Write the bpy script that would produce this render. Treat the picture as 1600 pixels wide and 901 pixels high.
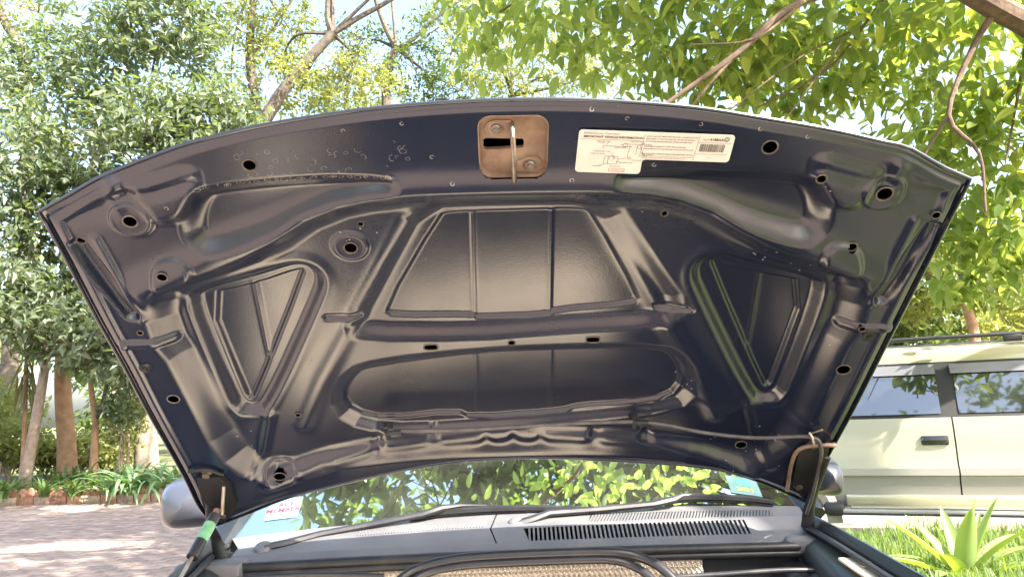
import bpy, bmesh, math, random
import numpy as np
from mathutils import Vector, Matrix
R = math.radians
random.seed(4)
scene = bpy.context.scene
for o in list(bpy.data.objects):
    bpy.data.objects.remove(o)

# ------------------------------------------------------------------ camera
CAM = np.array([0.0, 0.0, 1.40]); FPX = 1186.0; PITCH = R(8.9); ROLL = R(2.0)
_r = np.array([1, 0, 0.]); _f = np.array([0, math.cos(PITCH), math.sin(PITCH)]); _u = np.array([0, -math.sin(PITCH), math.cos(PITCH)])
CR = math.cos(ROLL) * _r - math.sin(ROLL) * _u
CU = math.cos(ROLL) * _u + math.sin(ROLL) * _r
cd = bpy.data.cameras.new('camera'); cam = bpy.data.objects.new('camera', cd)
scene.collection.objects.link(cam)
cd.sensor_width = 36.0; cd.lens = 36.0 * FPX / 1600.0; cd.clip_start = 0.02; cd.clip_end = 600
m = Matrix.Identity(4)
for i in range(3):
    m[i][0] = CR[i]; m[i][1] = CU[i]; m[i][2] = -_f[i]; m[i][3] = CAM[i]
cam.matrix_world = m
scene.camera = cam

# ------------------------------------------------------------------ sky, sun, exposure
SUN_ELEV = R(43.0); SUN_AZ = R(128.0)          # azimuth clockwise from +Y (the way the camera looks)
sun_dir = Vector((math.sin(SUN_AZ) * math.cos(SUN_ELEV), math.cos(SUN_AZ) * math.cos(SUN_ELEV), math.sin(SUN_ELEV)))
w = bpy.data.worlds.new('World'); scene.world = w; w.use_nodes = True
nt = w.node_tree; bg = nt.nodes['Background']
sk = nt.nodes.new('ShaderNodeTexSky'); sk.sky_type = 'NISHITA'; sk.sun_disc = False
sk.sun_elevation = SUN_ELEV; sk.sun_rotation = SUN_AZ; sk.air_density = 1.0; sk.dust_density = 4.0
nt.links.new(sk.outputs[0], bg.inputs[0]); bg.inputs[1].default_value = 0.15
sl = bpy.data.lights.new('sun', 'SUN'); sl.energy = 5.0; sl.angle = R(0.53); sl.color = (1.0, 0.93, 0.82)
so = bpy.data.objects.new('sun', sl); scene.collection.objects.link(so)
so.rotation_euler = sun_dir.to_track_quat('Z', 'Y').to_euler(); so.location = (4, -8, 12)
vs = scene.view_settings; vs.view_transform = 'Standard'; vs.look = 'None'; vs.exposure = 2.4; vs.gamma = 1.0
vs.use_curve_mapping = False
scene.render.engine = 'CYCLES'
scene.cycles.max_bounces = 7; scene.cycles.transparent_max_bounces = 12
scene.cycles.use_denoising = True; scene.cycles.sample_clamp_indirect = 8.0

# ------------------------------------------------------------------ helpers
C = scene.collection
def ray(x, y):
    return _f + CR * (x - 800.0) / FPX - CU * (y - 450.5) / FPX
def at_z(x, y, z):
    r = ray(x, y); return CAM + r * ((z - CAM[2]) / r[2])
def at_y(x, y, Y):
    r = ray(x, y); return CAM + r * ((Y - CAM[1]) / r[1])
def tag(o, label=None, cat=None, group=None, kind=None):
    if label: o['label'] = label
    if cat: o['category'] = cat
    if group: o['group'] = group
    if kind: o['kind'] = kind
    return o
def empty(name, loc=(0, 0, 0), rz=0.0):
    o = bpy.data.objects.new(name, None); C.objects.link(o); o.location = loc; o.rotation_euler = (0, 0, rz)
    o.empty_display_size = 0.1
    return o
def put(o, parent, world=True):
    """parent a mesh whose vertices are in world space (or local to the parent)"""
    if parent is not None:
        o.parent = parent
        if world and parent.parent is None and parent.type == 'EMPTY':
            o.matrix_parent_inverse = (Matrix.Translation(parent.location) @ parent.rotation_euler.to_matrix().to_4x4()).inverted()
    return o
def fast(name, V, F, mats, parent=None, smooth=True, mi=None, world=True):
    """V (n,3), F (m,k) with a constant k: one mesh object"""
    V = np.asarray(V, dtype=np.float32); F = np.asarray(F, dtype=np.int32)
    me = bpy.data.meshes.new(name); k = F.shape[1]
    me.vertices.add(len(V)); me.vertices.foreach_set('co', V.ravel())
    me.loops.add(F.size); me.loops.foreach_set('vertex_index', F.ravel())
    me.polygons.add(len(F)); me.polygons.foreach_set('loop_start', np.arange(0, F.size, k, dtype=np.int32))
    me.polygons.foreach_set('use_smooth', np.full(len(F), smooth))
    if mi is not None: me.polygons.foreach_set('material_index', np.asarray(mi, dtype=np.int32))
    me.update(calc_edges=True); me.validate()
    for mt in (mats if isinstance(mats, (list, tuple)) else [mats]): me.materials.append(mt)
    o = bpy.data.objects.new(name, me); C.objects.link(o)
    return put(o, parent, world)

class MB:
    """collects shapes in plain lists and links them as one mesh object"""
    def __init__(s): s.v = []; s.f = []; s.m = []; s.cm = 0; s.sm = []; s.cs = True
    def add(s, vs, fs, smooth=None):
        b = len(s.v); s.v += [tuple(map(float, q)) for q in vs]
        for f in fs: s.f.append([b + i for i in f]); s.m.append(s.cm); s.sm.append(s.cs if smooth is None else smooth)
    def box(s, c, size, rot=None, bev=0.0):
        sx, sy, sz = [q / 2 for q in size]; Mx = rot if rot is not None else Matrix.Identity(3); c = Vector(c)
        if bev <= 0:
            vs = [(x, y, z) for x in (-sx, sx) for y in (-sy, sy) for z in (-sz, sz)]
            fs = [(0, 1, 3, 2), (4, 6, 7, 5), (0, 4, 5, 1), (2, 3, 7, 6), (0, 2, 6, 4), (1, 5, 7, 3)]
        else:
            bm = bmesh.new(); bmesh.ops.create_cube(bm, size=1.0)
            for q in bm.verts: q.co = Vector((q.co.x * sx * 2, q.co.y * sy * 2, q.co.z * sz * 2))
            bmesh.ops.bevel(bm, geom=bm.edges[:], offset=bev, segments=2, affect='EDGES', profile=0.5)
            bm.verts.index_update(); vs = [tuple(q.co) for q in bm.verts]; fs = [[q.index for q in f.verts] for f in bm.faces]; bm.free()
        s.add([tuple(c + Mx @ Vector(q)) for q in vs], fs, smooth=bev > 0)
    def tube(s, pts, r, n=10, cap=True, flat=None):
        """swept tube; r may be a list; flat=(a) squashes the second axis"""
        P = [Vector(q) for q in pts]; k = len(P); rr = r if isinstance(r, (list, tuple)) else [r] * k
        T = [(P[min(i + 1, k - 1)] - P[max(i - 1, 0)]).normalized() for i in range(k)]
        up = Vector((0, 0, 1)) if abs(T[0].z) < 0.9 else Vector((0, 1, 0))
        nrm = (up - T[0] * up.dot(T[0])).normalized(); vs = []
        for i in range(k):
            nrm = (nrm - T[i] * nrm.dot(T[i])).normalized(); bn = T[i].cross(nrm)
            for j in range(n):
                a = 2 * math.pi * j / n
                vs.append(P[i] + nrm * (math.cos(a) * rr[i] * (flat or 1)) + bn * (math.sin(a) * rr[i]))
        fs = [(i * n + j, i * n + (j + 1) % n, (i + 1) * n + (j + 1) % n, (i + 1) * n + j) for i in range(k - 1) for j in range(n)]
        if cap: fs += [list(range(n))[::-1], [(k - 1) * n + j for j in range(n)]]
        s.add(vs, fs)
    def lathe(s, c, axis, prof, n=20, cap=True):
        """prof: list of (radius, height along axis)"""
        ax = Vector(axis).normalized(); a0 = ax.orthogonal().normalized(); b0 = ax.cross(a0); c = Vector(c); vs = []
        for (r, h) in prof:
            for j in range(n):
                a = 2 * math.pi * j / n
                vs.append(c + ax * h + (a0 * math.cos(a) + b0 * math.sin(a)) * r)
        k = len(prof)
        fs = [(i * n + j, i * n + (j + 1) % n, (i + 1) * n + (j + 1) % n, (i + 1) * n + j) for i in range(k - 1) for j in range(n)]
        if cap: fs += [list(range(n))[::-1], [(k - 1) * n + j for j in range(n)]]
        s.add(vs, fs)
    def grid(s, rows, close=False, smooth=True):
        n = len(rows[0]); k = len(rows); vs = [q for r_ in rows for q in r_]
        fs = []
        for i in range(k - 1):
            for j in range(n if close else n - 1):
                fs.append((i * n + j, i * n + (j + 1) % n, (i + 1) * n + (j + 1) % n, (i + 1) * n + j))
        s.add(vs, fs, smooth)
    def prism(s, poly, e1, e2, e3, o, th):
        """extrude a 2D polygon (a,b) -> o + a e1 + b e2 by th along e3"""
        o = Vector(o); e1 = Vector(e1); e2 = Vector(e2); e3 = Vector(e3); n = len(poly)
        vs = [o + e1 * a + e2 * b for a, b in poly] + [o + e1 * a + e2 * b + e3 * th for a, b in poly]
        fs = [list(range(n))[::-1], list(range(n, 2 * n))] + [(i, (i + 1) % n, n + (i + 1) % n, n + i) for i in range(n)]
        s.add(vs, fs, False)
    def build(s, name, mats, parent=None, world=True):
        me = bpy.data.meshes.new(name); me.from_pydata(s.v, [], s.f)
        for mt in (mats if isinstance(mats, (list, tuple)) else [mats]): me.materials.append(mt)
        me.polygons.foreach_set('material_index', s.m); me.polygons.foreach_set('use_smooth', s.sm)
        bm = bmesh.new(); bm.from_mesh(me); bmesh.ops.recalc_face_normals(bm, faces=bm.faces); bm.to_mesh(me); bm.free()
        me.update()
        if any(s.sm):
            try: me.set_sharp_from_angle(angle=R(40))
            except Exception: pass
        o = bpy.data.objects.new(name, me); C.objects.link(o)
        return put(o, parent, world)

def spline(pts, n=8):
    """Catmull-Rom through points"""
    P = [np.array(q, float) for q in pts]; P = [2 * P[0] - P[1]] + P + [2 * P[-1] - P[-2]]; out = []
    for i in range(1, len(P) - 2):
        for j in range(n):
            t = j / n; a, b_, c_, d = P[i - 1], P[i], P[i + 1], P[i + 2]
            out.append(0.5 * (2 * b_ + (c_ - a) * t + (2 * a - 5 * b_ + 4 * c_ - d) * t * t + (3 * b_ - a - 3 * c_ + d) * t ** 3))
    out.append(P[-2]); return out
def chaikin(p, it=2):
    p = np.asarray(p, float)
    for _ in range(it):
        q = np.roll(p, -1, 0); p = np.stack([p * .75 + q * .25, p * .25 + q * .75], 1).reshape(-1, 2)
    return p

# ------------------------------------------------------------------ materials
def mat(name, col, rough=0.5, metal=0.0, spec=0.5, var=0.0, vscale=8.0, col2=None, bump=0.0, bscale=60.0, coat=0.0, dust=None, dscale=4.0, dlo=0.45, dhi=0.7, damt=0.8, emit=None, alpha=None):
    mt = bpy.data.materials.new(name); mt.use_nodes = True; n = mt.node_tree; p = n.nodes['Principled BSDF']
    p.inputs['Base Color'].default_value = (*col, 1); p.inputs['Roughness'].default_value = rough
    p.inputs['Metallic'].default_value = metal; p.inputs['Specular IOR Level'].default_value = spec
    p.inputs['Coat Weight'].default_value = coat; p.inputs['Coat Roughness'].default_value = 0.08
    tc = n.nodes.new('ShaderNodeTexCoord'); out = None
    if col2 is not None or var > 0:
        nz = n.nodes.new('ShaderNodeTexNoise'); nz.inputs['Scale'].default_value = vscale; nz.inputs['Detail'].default_value = 6
        n.links.new(tc.outputs['Object'], nz.inputs['Vector'])
        cr = n.nodes.new('ShaderNodeValToRGB'); cr.color_ramp.elements[0].position = 0.35; cr.color_ramp.elements[1].position = 0.68
        c2 = col2 if col2 is not None else tuple(min(1, q * (1 + var)) for q in col)
        c1 = col if col2 is not None else tuple(q * (1 - var) for q in col)
        cr.color_ramp.elements[0].color = (*c1, 1); cr.color_ramp.elements[1].color = (*c2, 1)
        n.links.new(nz.outputs['Fac'], cr.inputs['Fac']); out = cr.outputs['Color']
    if dust is not None:
        nd = n.nodes.new('ShaderNodeTexNoise'); nd.inputs['Scale'].default_value = dscale; nd.inputs['Detail'].default_value = 9; nd.inputs['Roughness'].default_value = 0.65
        n.links.new(tc.outputs['Object'], nd.inputs['Vector'])
        mr = n.nodes.new('ShaderNodeMapRange'); mr.inputs['From Min'].default_value = dlo; mr.inputs['From Max'].default_value = dhi; mr.inputs['To Max'].default_value = damt
        n.links.new(nd.outputs['Fac'], mr.inputs['Value'])
        mx = n.nodes.new('ShaderNodeMix'); mx.data_type = 'RGBA'
        n.links.new(mr.outputs['Result'], mx.inputs['Factor'])
        if out is not None: n.links.new(out, mx.inputs['A'])
        else: mx.inputs['A'].default_value = (*col, 1)
        mx.inputs['B'].default_value = (*dust, 1); out = mx.outputs['Result']
        mr2 = n.nodes.new('ShaderNodeMapRange'); mr2.inputs['From Max'].default_value = 1.0
        mr2.inputs['To Min'].default_value = rough; mr2.inputs['To Max'].default_value = max(rough, 0.75)
        n.links.new(mr.outputs['Result'], mr2.inputs['Value']); n.links.new(mr2.outputs['Result'], p.inputs['Roughness'])
    if out is not None: n.links.new(out, p.inputs['Base Color'])
    if bump > 0:
        nb = n.nodes.new('ShaderNodeTexNoise'); nb.inputs['Scale'].default_value = bscale; nb.inputs['Detail'].default_value = 5
        n.links.new(tc.outputs['Object'], nb.inputs['Vector'])
        bp = n.nodes.new('ShaderNodeBump'); bp.inputs['Strength'].default_value = bump; bp.inputs['Distance'].default_value = 0.01
        n.links.new(nb.outputs['Fac'], bp.inputs['Height']); n.links.new(bp.outputs['Normal'], p.inputs['Normal'])
    if emit: p.inputs['Emission Color'].default_value = (*emit[0], 1); p.inputs['Emission Strength'].default_value = emit[1]
    return mt
def leaf_mat(name, c1, c2, trans=0.45, tcol=None, rough=0.4, spec=0.5):
    mt = bpy.data.materials.new(name); mt.use_nodes = True; n = mt.node_tree; p = n.nodes['Principled BSDF']; out = n.nodes['Material Output']
    g = n.nodes.new('ShaderNodeNewGeometry'); cr = n.nodes.new('ShaderNodeValToRGB')
    cr.color_ramp.elements[0].color = (*c1, 1); cr.color_ramp.elements[1].color = (*c2, 1)
    n.links.new(g.outputs['Random Per Island'], cr.inputs['Fac']); n.links.new(cr.outputs['Color'], p.inputs['Base Color'])
    p.inputs['Roughness'].default_value = rough; p.inputs['Specular IOR Level'].default_value = spec
    t = n.nodes.new('ShaderNodeBsdfTranslucent'); ms = n.nodes.new('ShaderNodeMixShader'); ms.inputs[0].default_value = trans
    mx = n.nodes.new('ShaderNodeMix'); mx.data_type = 'RGBA'; mx.blend_type = 'MULTIPLY'; mx.inputs['Factor'].default_value = 1.0
    n.links.new(cr.outputs['Color'], mx.inputs['A']); mx.inputs['B'].default_value = (*(tcol or (2.2, 2.0, 0.8)), 1)
    n.links.new(mx.outputs['Result'], t.inputs['Color'])
    n.links.new(p.outputs[0], ms.inputs[1]); n.links.new(t.outputs[0], ms.inputs[2]); n.links.new(ms.outputs[0], out.inputs[0])
    return mt
M = {}
M['black_rubber'] = mat('black_rubber', (0.016, 0.016, 0.018), 0.42, var=.3, vscale=20, dust=(0.10, 0.085, 0.07), dscale=9, dlo=.5, dhi=.85, damt=.5)
M['black_plastic'] = mat('black_plastic', (0.02, 0.02, 0.022), 0.38, var=.3, vscale=30, bump=.05, bscale=300, dust=(0.11, 0.095, 0.08), dscale=7, dlo=.5, dhi=.85, damt=.5)
M['grey_plastic'] = mat('grey_plastic', (0.115, 0.115, 0.125), 0.42, var=.12, vscale=9, bump=.12, bscale=700, dust=(0.19, 0.175, 0.155), dscale=5, dlo=.42, dhi=.8, damt=.5)
M['dark_void'] = mat('dark_void', (0.004, 0.004, 0.005), 0.8)
M['hood_paint'] = mat('hood_paint', (0.006, 0.010, 0.020), 0.25, coat=1.0)
M['rust'] = mat('rusty_steel', (0.19, 0.115, 0.08), 0.5, metal=.2, col2=(0.36, 0.25, 0.18), vscale=22, bump=.15, bscale=160, dust=(0.10, 0.10, 0.11), dscale=14, dlo=.5, dhi=.8, damt=.7)
M['bare_steel'] = mat('worn_steel', (0.38, 0.34, 0.30), 0.38, metal=.8, col2=(0.22, 0.16, 0.12), vscale=40)
M['hole_rim'] = mat('worn_hole_edge', (0.20, 0.16, 0.13), 0.5, metal=.3, col2=(0.07, 0.06, 0.05), vscale=60)
M['scratch'] = mat('scratched_primer', (0.34, 0.32, 0.31), 0.6, var=.35, vscale=60)
M['chip'] = mat('chipped_primer', (0.5, 0.47, 0.43), 0.6)
# ================================================================== the car with its hood open
car = tag(empty('car', (0, 2.6, 0)), 'dark navy car with its hood propped wide open', 'car')

# ---- hood frame: u across, v from hinge edge to nose, n outwards (up and away)
HO = np.array([-0.019, 1.904, 1.1416]); HV = np.array([0.018, -0.775, 0.632]); HV /= np.linalg.norm(HV)
HX = np.array([1, 0, 0.]); HX = HX - HV * (HX @ HV); HX /= np.linalg.norm(HX)
HN = np.cross(HX, HV); HN = HN if HN[2] > 0 else -HN
def crown(u, v):
    return 0.05 * (1 - (u / 0.75) ** 2) - 0.05 * np.maximum(0, v - 0.86) ** 1.6 - 0.03 * np.maximum(0, 0.25 - v) ** 1.5
def uv(x, y):
    r = ray(x, y); h = 0.0
    for _ in range(14):
        t = ((HO + HN * h - CAM) @ HN) / (r @ HN); q = CAM + t * r - HO; u, v = q @ HX, q @ HV; h = crown(u, v)
    return np.array([u, v])
def uvs(pts): return np.array([uv(*q) for q in pts])
def mir(p): q = np.array(p); q[:, 0] *= -1; return q

def sd_poly(P, poly):
    d = np.full(len(P), 1e9); ins = np.zeros(len(P), bool); n = len(poly)
    for i in range(n):
        a = poly[i]; b = poly[(i + 1) % n]; e = b - a; w_ = P - a
        t = np.clip((w_ @ e) / max(e @ e, 1e-12), 0, 1); q = w_ - t[:, None] * e
        d = np.minimum(d, (q * q).sum(1))
        c1 = (a[1] <= P[:, 1]) != (b[1] <= P[:, 1])
        with np.errstate(divide='ignore', invalid='ignore'):
            xi = a[0] + (P[:, 1] - a[1]) * e[0] / (e[1] if abs(e[1]) > 1e-12 else 1e-12)
        ins ^= c1 & (P[:, 0] < xi)
    d = np.sqrt(d); return np.where(ins, -d, d)
def d_line(P, line):
    d = np.full(len(P), 1e9)
    for i in range(len(line) - 1):
        a = line[i]; e = line[i + 1] - a; w_ = P - a
        t = np.clip((w_ @ e) / max(e @ e, 1e-12), 0, 1); q = w_ - t[:, None] * e; d = np.minimum(d, (q * q).sum(1))
    return np.sqrt(d)
def S(x): x = np.clip(x, 0, 1); return x * x * (3 - 2 * x)

front_px = [(58, 335), (100, 312), (150, 283), (200, 262), (255, 241), (300, 226), (400, 202), (500, 185), (600, 172), (700, 164), (800, 160), (900, 160), (1000, 165), (1100, 174), (1200, 190), (1300, 207), (1380, 225), (1420, 234), (1450, 250), (1480, 267), (1520, 284)]
rear_px = [(335, 825), (378, 809), (451, 781), (520, 764), (600, 745), (700, 727), (800, 720), (900, 721), (1000, 726), (1100, 734), (1150, 744), (1208, 764), (1262, 789)]
left_px = [(335, 825), (310, 797), (285, 747), (230, 650), (190, 575), (150, 505), (100, 410), (75, 365), (58, 335)]
right_px = [(1262, 789), (1280, 747), (1338, 640), (1390, 538), (1440, 440), (1480, 362), (1505, 314), (1520, 284)]
def resample(p, n):
    p = np.asarray(p, float); s = np.r_[0, np.cumsum(np.linalg.norm(np.diff(p, axis=0), axis=1))]
    t = np.linspace(0, s[-1], n); return np.stack([np.interp(t, s, p[:, i]) for i in range(p.shape[1])], 1)
def curve_uv(px, n): return resample(np.array(spline(uvs(px), 6)), n)
NU, NV = 520, 340
cF, cB, cL, cR_ = curve_uv(front_px, NU), curve_uv(rear_px, NU), curve_uv(left_px, NV), curve_uv(right_px, NV)
a_ = np.linspace(0, 1, NU)[None, :, None]; b_ = np.linspace(0, 1, NV)[:, None, None]
GRID = ((1 - b_) * cB[None] + b_ * cF[None] + (1 - a_) * cL[:, None] + a_ * cR_[:, None]
        - ((1 - a_) * (1 - b_) * cB[0] + a_ * (1 - b_) * cB[-1] + (1 - a_) * b_ * cF[0] + a_ * b_ * cF[-1]))
OUT = np.vstack([cB[:-1:6], cR_[:-1:6], cF[::-1][:-1:6], cL[::-1][:-1:6]])

# ---- pressed shapes of the inner panel, traced on the panel surface (left half mirrored where symmetrical)
arch_px = [(262, 462), (300, 450), (345, 437), (400, 415), (440, 388), (480, 357), (530, 337), (580, 328), (640, 323), (720, 320), (800, 318)]
arch = uvs(arch_px); arch_full = np.vstack([arch, mir(arch)[::-1][1:]])
inter_left = uvs([(800, 703), (700, 705), (600, 712), (520, 724), (470, 739), (430, 744), (395, 738), (366, 718), (344, 688), (328, 655), (280, 560), (262, 540), (250, 505), (252, 478)])
INTER = np.vstack([arch_full, mir(inter_left)[::-1][:-1], inter_left])
crest = uvs([(222, 455), (300, 418), (400, 372), (480, 338), (560, 306), (650, 296), (740, 293), (800, 292)]); CREST = np.vstack([crest, mir(crest)[::-1][1:]])
valley = chaikin(uvs([(308, 312), (330, 302), (450, 290), (560, 284), (625, 289), (545, 306), (470, 338), (410, 368), (330, 392), (300, 378), (296, 345)]), 2)
trap_o = chaikin(uvs([(648, 338), (800, 332), (952, 332), (1010, 420), (1068, 500), (1040, 520), (860, 530), (740, 540), (560, 540), (548, 522), (600, 430)]), 1)
trap_i = chaikin(uvs([(684, 362), (700, 357), (800, 354), (915, 351), (930, 358), (1003, 488), (996, 501), (868, 511), (860, 518), (745, 523), (738, 518), (612, 520), (597, 510)]), 1)
low_o = chaikin(uvs([(520, 640), (545, 598), (590, 584), (745, 568), (870, 562), (1040, 560), (1080, 580), (1092, 625), (1060, 655), (905, 672), (720, 686), (600, 690), (540, 675)]), 1)
low_i = chaikin(uvs([(530, 642), (550, 608), (575, 600), (745, 577), (870, 572), (1035, 570), (1062, 585), (1072, 618), (1050, 645), (985, 655), (905, 660), (880, 668), (735, 678), (712, 668), (600, 680), (548, 668)]), 1)
tri_o = chaikin(uvs([(292, 488), (305, 472), (400, 447), (450, 430), (482, 434), (498, 455), (490, 485), (412, 655), (392, 662), (368, 658), (352, 630)]), 2)
tri_i = chaikin(uvs([(311, 487), (390, 470), (463, 445), (467, 452), (390, 645), (383, 649), (376, 640)]), 1)
chan = uvs([(122, 384), (205, 492)]); chan2 = uvs([(150, 372), (222, 500)])
wallgreen = uvs([(285, 500), (330, 590), (368, 668)])
leg_l = uvs([(655, 335), (600, 425), (545, 530), (500, 610), (470, 680)])
legbot = uvs([(418, 665), (408, 720), (392, 748)])
brace = uvs([(195, 538), (268, 537)])
ribdent = uvs([(508, 513), (556, 511)])
cornerA = uvs([(172, 286), (180, 305), (184, 322)]); cornerB = uvs([(95, 336), (140, 330), (184, 318)])
cornerC = chaikin(uvs([(196, 290), (240, 282), (300, 262), (310, 285), (300, 325), (270, 345), (240, 345), (225, 320)]), 2)
tab = chaikin(uvs([(238, 405), (292, 398), (306, 440), (270, 452), (240, 452)]), 2)
bosses = [((205, 343), 33), ((1380, 300), 33), ((545, 400), 27), ((437, 744), 24)]
bos = [(uv(*p), np.linalg.norm(uv(p[0] + r, p[1]) - uv(*p))) for p, r in bosses]
dimple = [(590, 704, 26), (677, 692, 22), (760, 696, 14), (802, 694, 14), (845, 694, 14), (930, 690, 22), (1014, 690, 24)]
dim = [(uv(x, y), np.linalg.norm(uv(x, y + h / 2) - uv(x, y - h / 2))) for x, y, h in dimple]
creases = [(uvs([(737, 358), (741, 520)]), .0045), (uvs([(864, 354), (861, 514)]), .0045), (uvs([(742, 574), (746, 670)]), .003), (uvs([(863, 571), (861, 664)]), .003), (uvs([(388, 470), (412, 585)]), .004), (mir(uvs([(388, 470), (412, 585)])), .003)]
slots = [((672, 559), 11, 4.2), ((929, 547), 11, 4.2)]
rim_px = [(205, 343, 10), (390, 258, 10), (545, 401, 9.5), (258, 423, 7), (437, 744, 7.5), (271, 623, 7.5), (1203, 230, 11.5), (1380, 300, 11.5), (1330, 384, 7), (1163, 711, 7), (1318, 577, 9), (560, 366, 3.5), (1043, 349, 4), (800, 552, 4), (462, 663, 3), (1281, 275, 7), (219, 520, 3), (1345, 510, 3.5), (123, 382, 5), (1461, 334, 5)]

def relief(P):
    P = np.asarray(P, float).reshape(-1, 2); h = np.zeros(len(P)); u, v = P[:, 0], P[:, 1]
    def press(poly, depth, wd):
        return -depth * S(0.5 - sd_poly(P, poly) / wd)
    so_ = sd_poly(P, OUT); edge = -so_
    # interior pan below the arch
    h += press(INTER, 0.030, 0.065)
    # rounded arch bead and the front valleys
    dc = d_line(P, CREST); h += 0.010 * np.exp(-(dc / 0.030) ** 2)
    h += press(valley, 0.026, 0.045) + press(mir(valley), 0.026, 0.045)
    da = d_line(P, arch_full); h -= 0.004 * np.exp(-(da / 0.014) ** 2)
    # legs either side of the centre panel
    for s in (1, -1):
        L = leg_l * np.array([s, 1]); d = d_line(P, L); h += 0.006 * np.exp(-((d - 0.0) / 0.02) ** 2)
        to = tri_o if s == 1 else mir(tri_o); ti = tri_i if s == 1 else mir(tri_i)
        h += press(to, 0.017, 0.026) + press(ti, 0.008, 0.010)
        d = sd_poly(P, to); h += 0.002 * np.exp(-((d - 0.018) / 0.010) ** 2)
        ch = chan * np.array([s, 1]); d = d_line(P, ch); h -= 0.014 * S(1 - (d - .006) / 0.012)
        d = d_line(P, chan2 * np.array([s, 1])); h += 0.004 * np.exp(-(d / 0.007) ** 2)
        d = d_line(P, brace * np.array([s, 1])); h += 0.007 * S(1 - (d - .004) / 0.009)
        d = d_line(P, ribdent * np.array([s, 1])); h -= 0.007 * S(1 - (d - .002) / 0.010)
        d = d_line(P, cornerA * np.array([s, 1])); h += 0.005 * np.exp(-(d / 0.014) ** 2)
        d = d_line(P, cornerB * np.array([s, 1])); h -= 0.005 * np.exp(-(d / 0.017) ** 2)
        cc = cornerC if s == 1 else mir(cornerC); h += -press(cc, 0.010, 0.028)
        d = d_line(P, uvs_groove * np.array([s, 1])); h -= 0.006 * np.exp(-(d / 0.012) ** 2)
        tb = tab if s == 1 else mir(tab); h += -press(tb, 0.009, 0.014)
        d = d_line(P, legbot * np.array([s, 1])); h += 0.005 * np.exp(-(d / 0.012) ** 2)
        d = d_line(P, wallgreen * np.array([s, 1])); h += 0.001 * np.exp(-(d / 0.010) ** 2)
    h += press(trap_o, 0.017, 0.050) + press(trap_i, 0.008, 0.010)
    h += press(low_o, 0.016, 0.034) + press(low_i, 0.008, 0.010)
    for ln, amp in creases:
        d = d_line(P, ln); h += amp * .55 * np.exp(-(d / 0.0045) ** 2)
    for c, r in bos:
        d = np.linalg.norm(P - c, axis=1); h += 0.005 * S((r - d) / 0.006 + .5) + 0.0015 * np.exp(-((d - r) / 0.004) ** 2) 
    for c, L in dim:
        x = (u - c[0]) / 0.015; y = (v - c[1]) / (L * .62); rr = np.sqrt((x * (1 + .6 * np.clip(y, -1, 1))) ** 2 + y * y); h -= (.006 if L > .04 else .0035) * np.exp(-(rr / .75) ** 2)
    # ridge along the hinge edge, flange behind it
    h += 0.010 * np.exp(-(d_line(P, rear_ridge) / 0.018) ** 2)
    # hem all round
    side = S((np.abs(u) - .50) / .12) * S((1.0 - v) / .1)
    h -= (0.003 + .007 * side) * S(1 - (edge - 0.009) / 0.006) + 0.005 * S(1 - edge / 0.005)
    h += 0.004 * side * np.exp(-((edge - 0.026) / 0.006) ** 2)
    return h
uvs_groove = uvs([(186, 306), (240, 298), (296, 280)])
rr_ = uvs([(420, 758), (500, 728), (600, 706), (700, 697), (800, 692)]); rear_ridge = np.vstack([rr_, mir(rr_)[::-1][1:]])

def hpt(P, lift=0.0, rel=None):
    P = np.asarray(P, float).reshape(-1, 2); h = relief(P) if rel is None else rel
    return HO + P[:, :1] * HX + P[:, 1:] * HV + HN * (crown(P[:, 0], P[:, 1]) - h - lift)[:, None]
def hp(x, y, lift=0.0): return hpt(uv(x, y), lift)[0]
DN = -HN                                             # towards the viewer, out of the underside

G2 = GRID.reshape(-1, 2); rel = relief(G2); HVTX = hpt(G2, 0, rel)
idx = np.arange(NU * NV).reshape(NV, NU)
Q = np.stack([idx[:-1, :-1], idx[:-1, 1:], idx[1:, 1:], idx[1:, :-1]], -1).reshape(-1, 4)
fc = G2[Q].mean(1)
keep = np.ones(len(Q), bool)
holes = []
for (x, y, r) in rim_px:
    c = uv(x, y); rad = 0.5 * (np.linalg.norm(uv(x + r, y) - c) + np.linalg.norm(uv(x, y + r) - c)) * (0.88 if r > 6 else 1)
    holes.append((c, rad)); keep &= np.linalg.norm(fc - c, axis=1) > rad
for (p, a, b2) in slots:
    c = uv(*p); sx = np.linalg.norm(uv(p[0] + a, p[1]) - c); sy = np.linalg.norm(uv(p[0], p[1] + b2) - c)
    dx = np.maximum(np.abs(fc[:, 0] - c[0]) - (sx - sy), 0); keep &= np.hypot(dx, fc[:, 1] - c[1]) > sy
# latch opening (rounded square)
LC = uv(802, 230); lx = (uv(855, 231) - uv(749, 229))[0] / 2; ly = abs((uv(802, 184) - uv(802, 278))[1]) / 2; lr = 0.02
q = np.abs(fc - LC) - np.array([lx - lr, ly - lr])
latch_sd = np.hypot(np.maximum(q[:, 0], 0), np.maximum(q[:, 1], 0)) + np.minimum(np.maximum(q[:, 0], q[:, 1]), 0) - lr
keep &= latch_sd > 0

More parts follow.
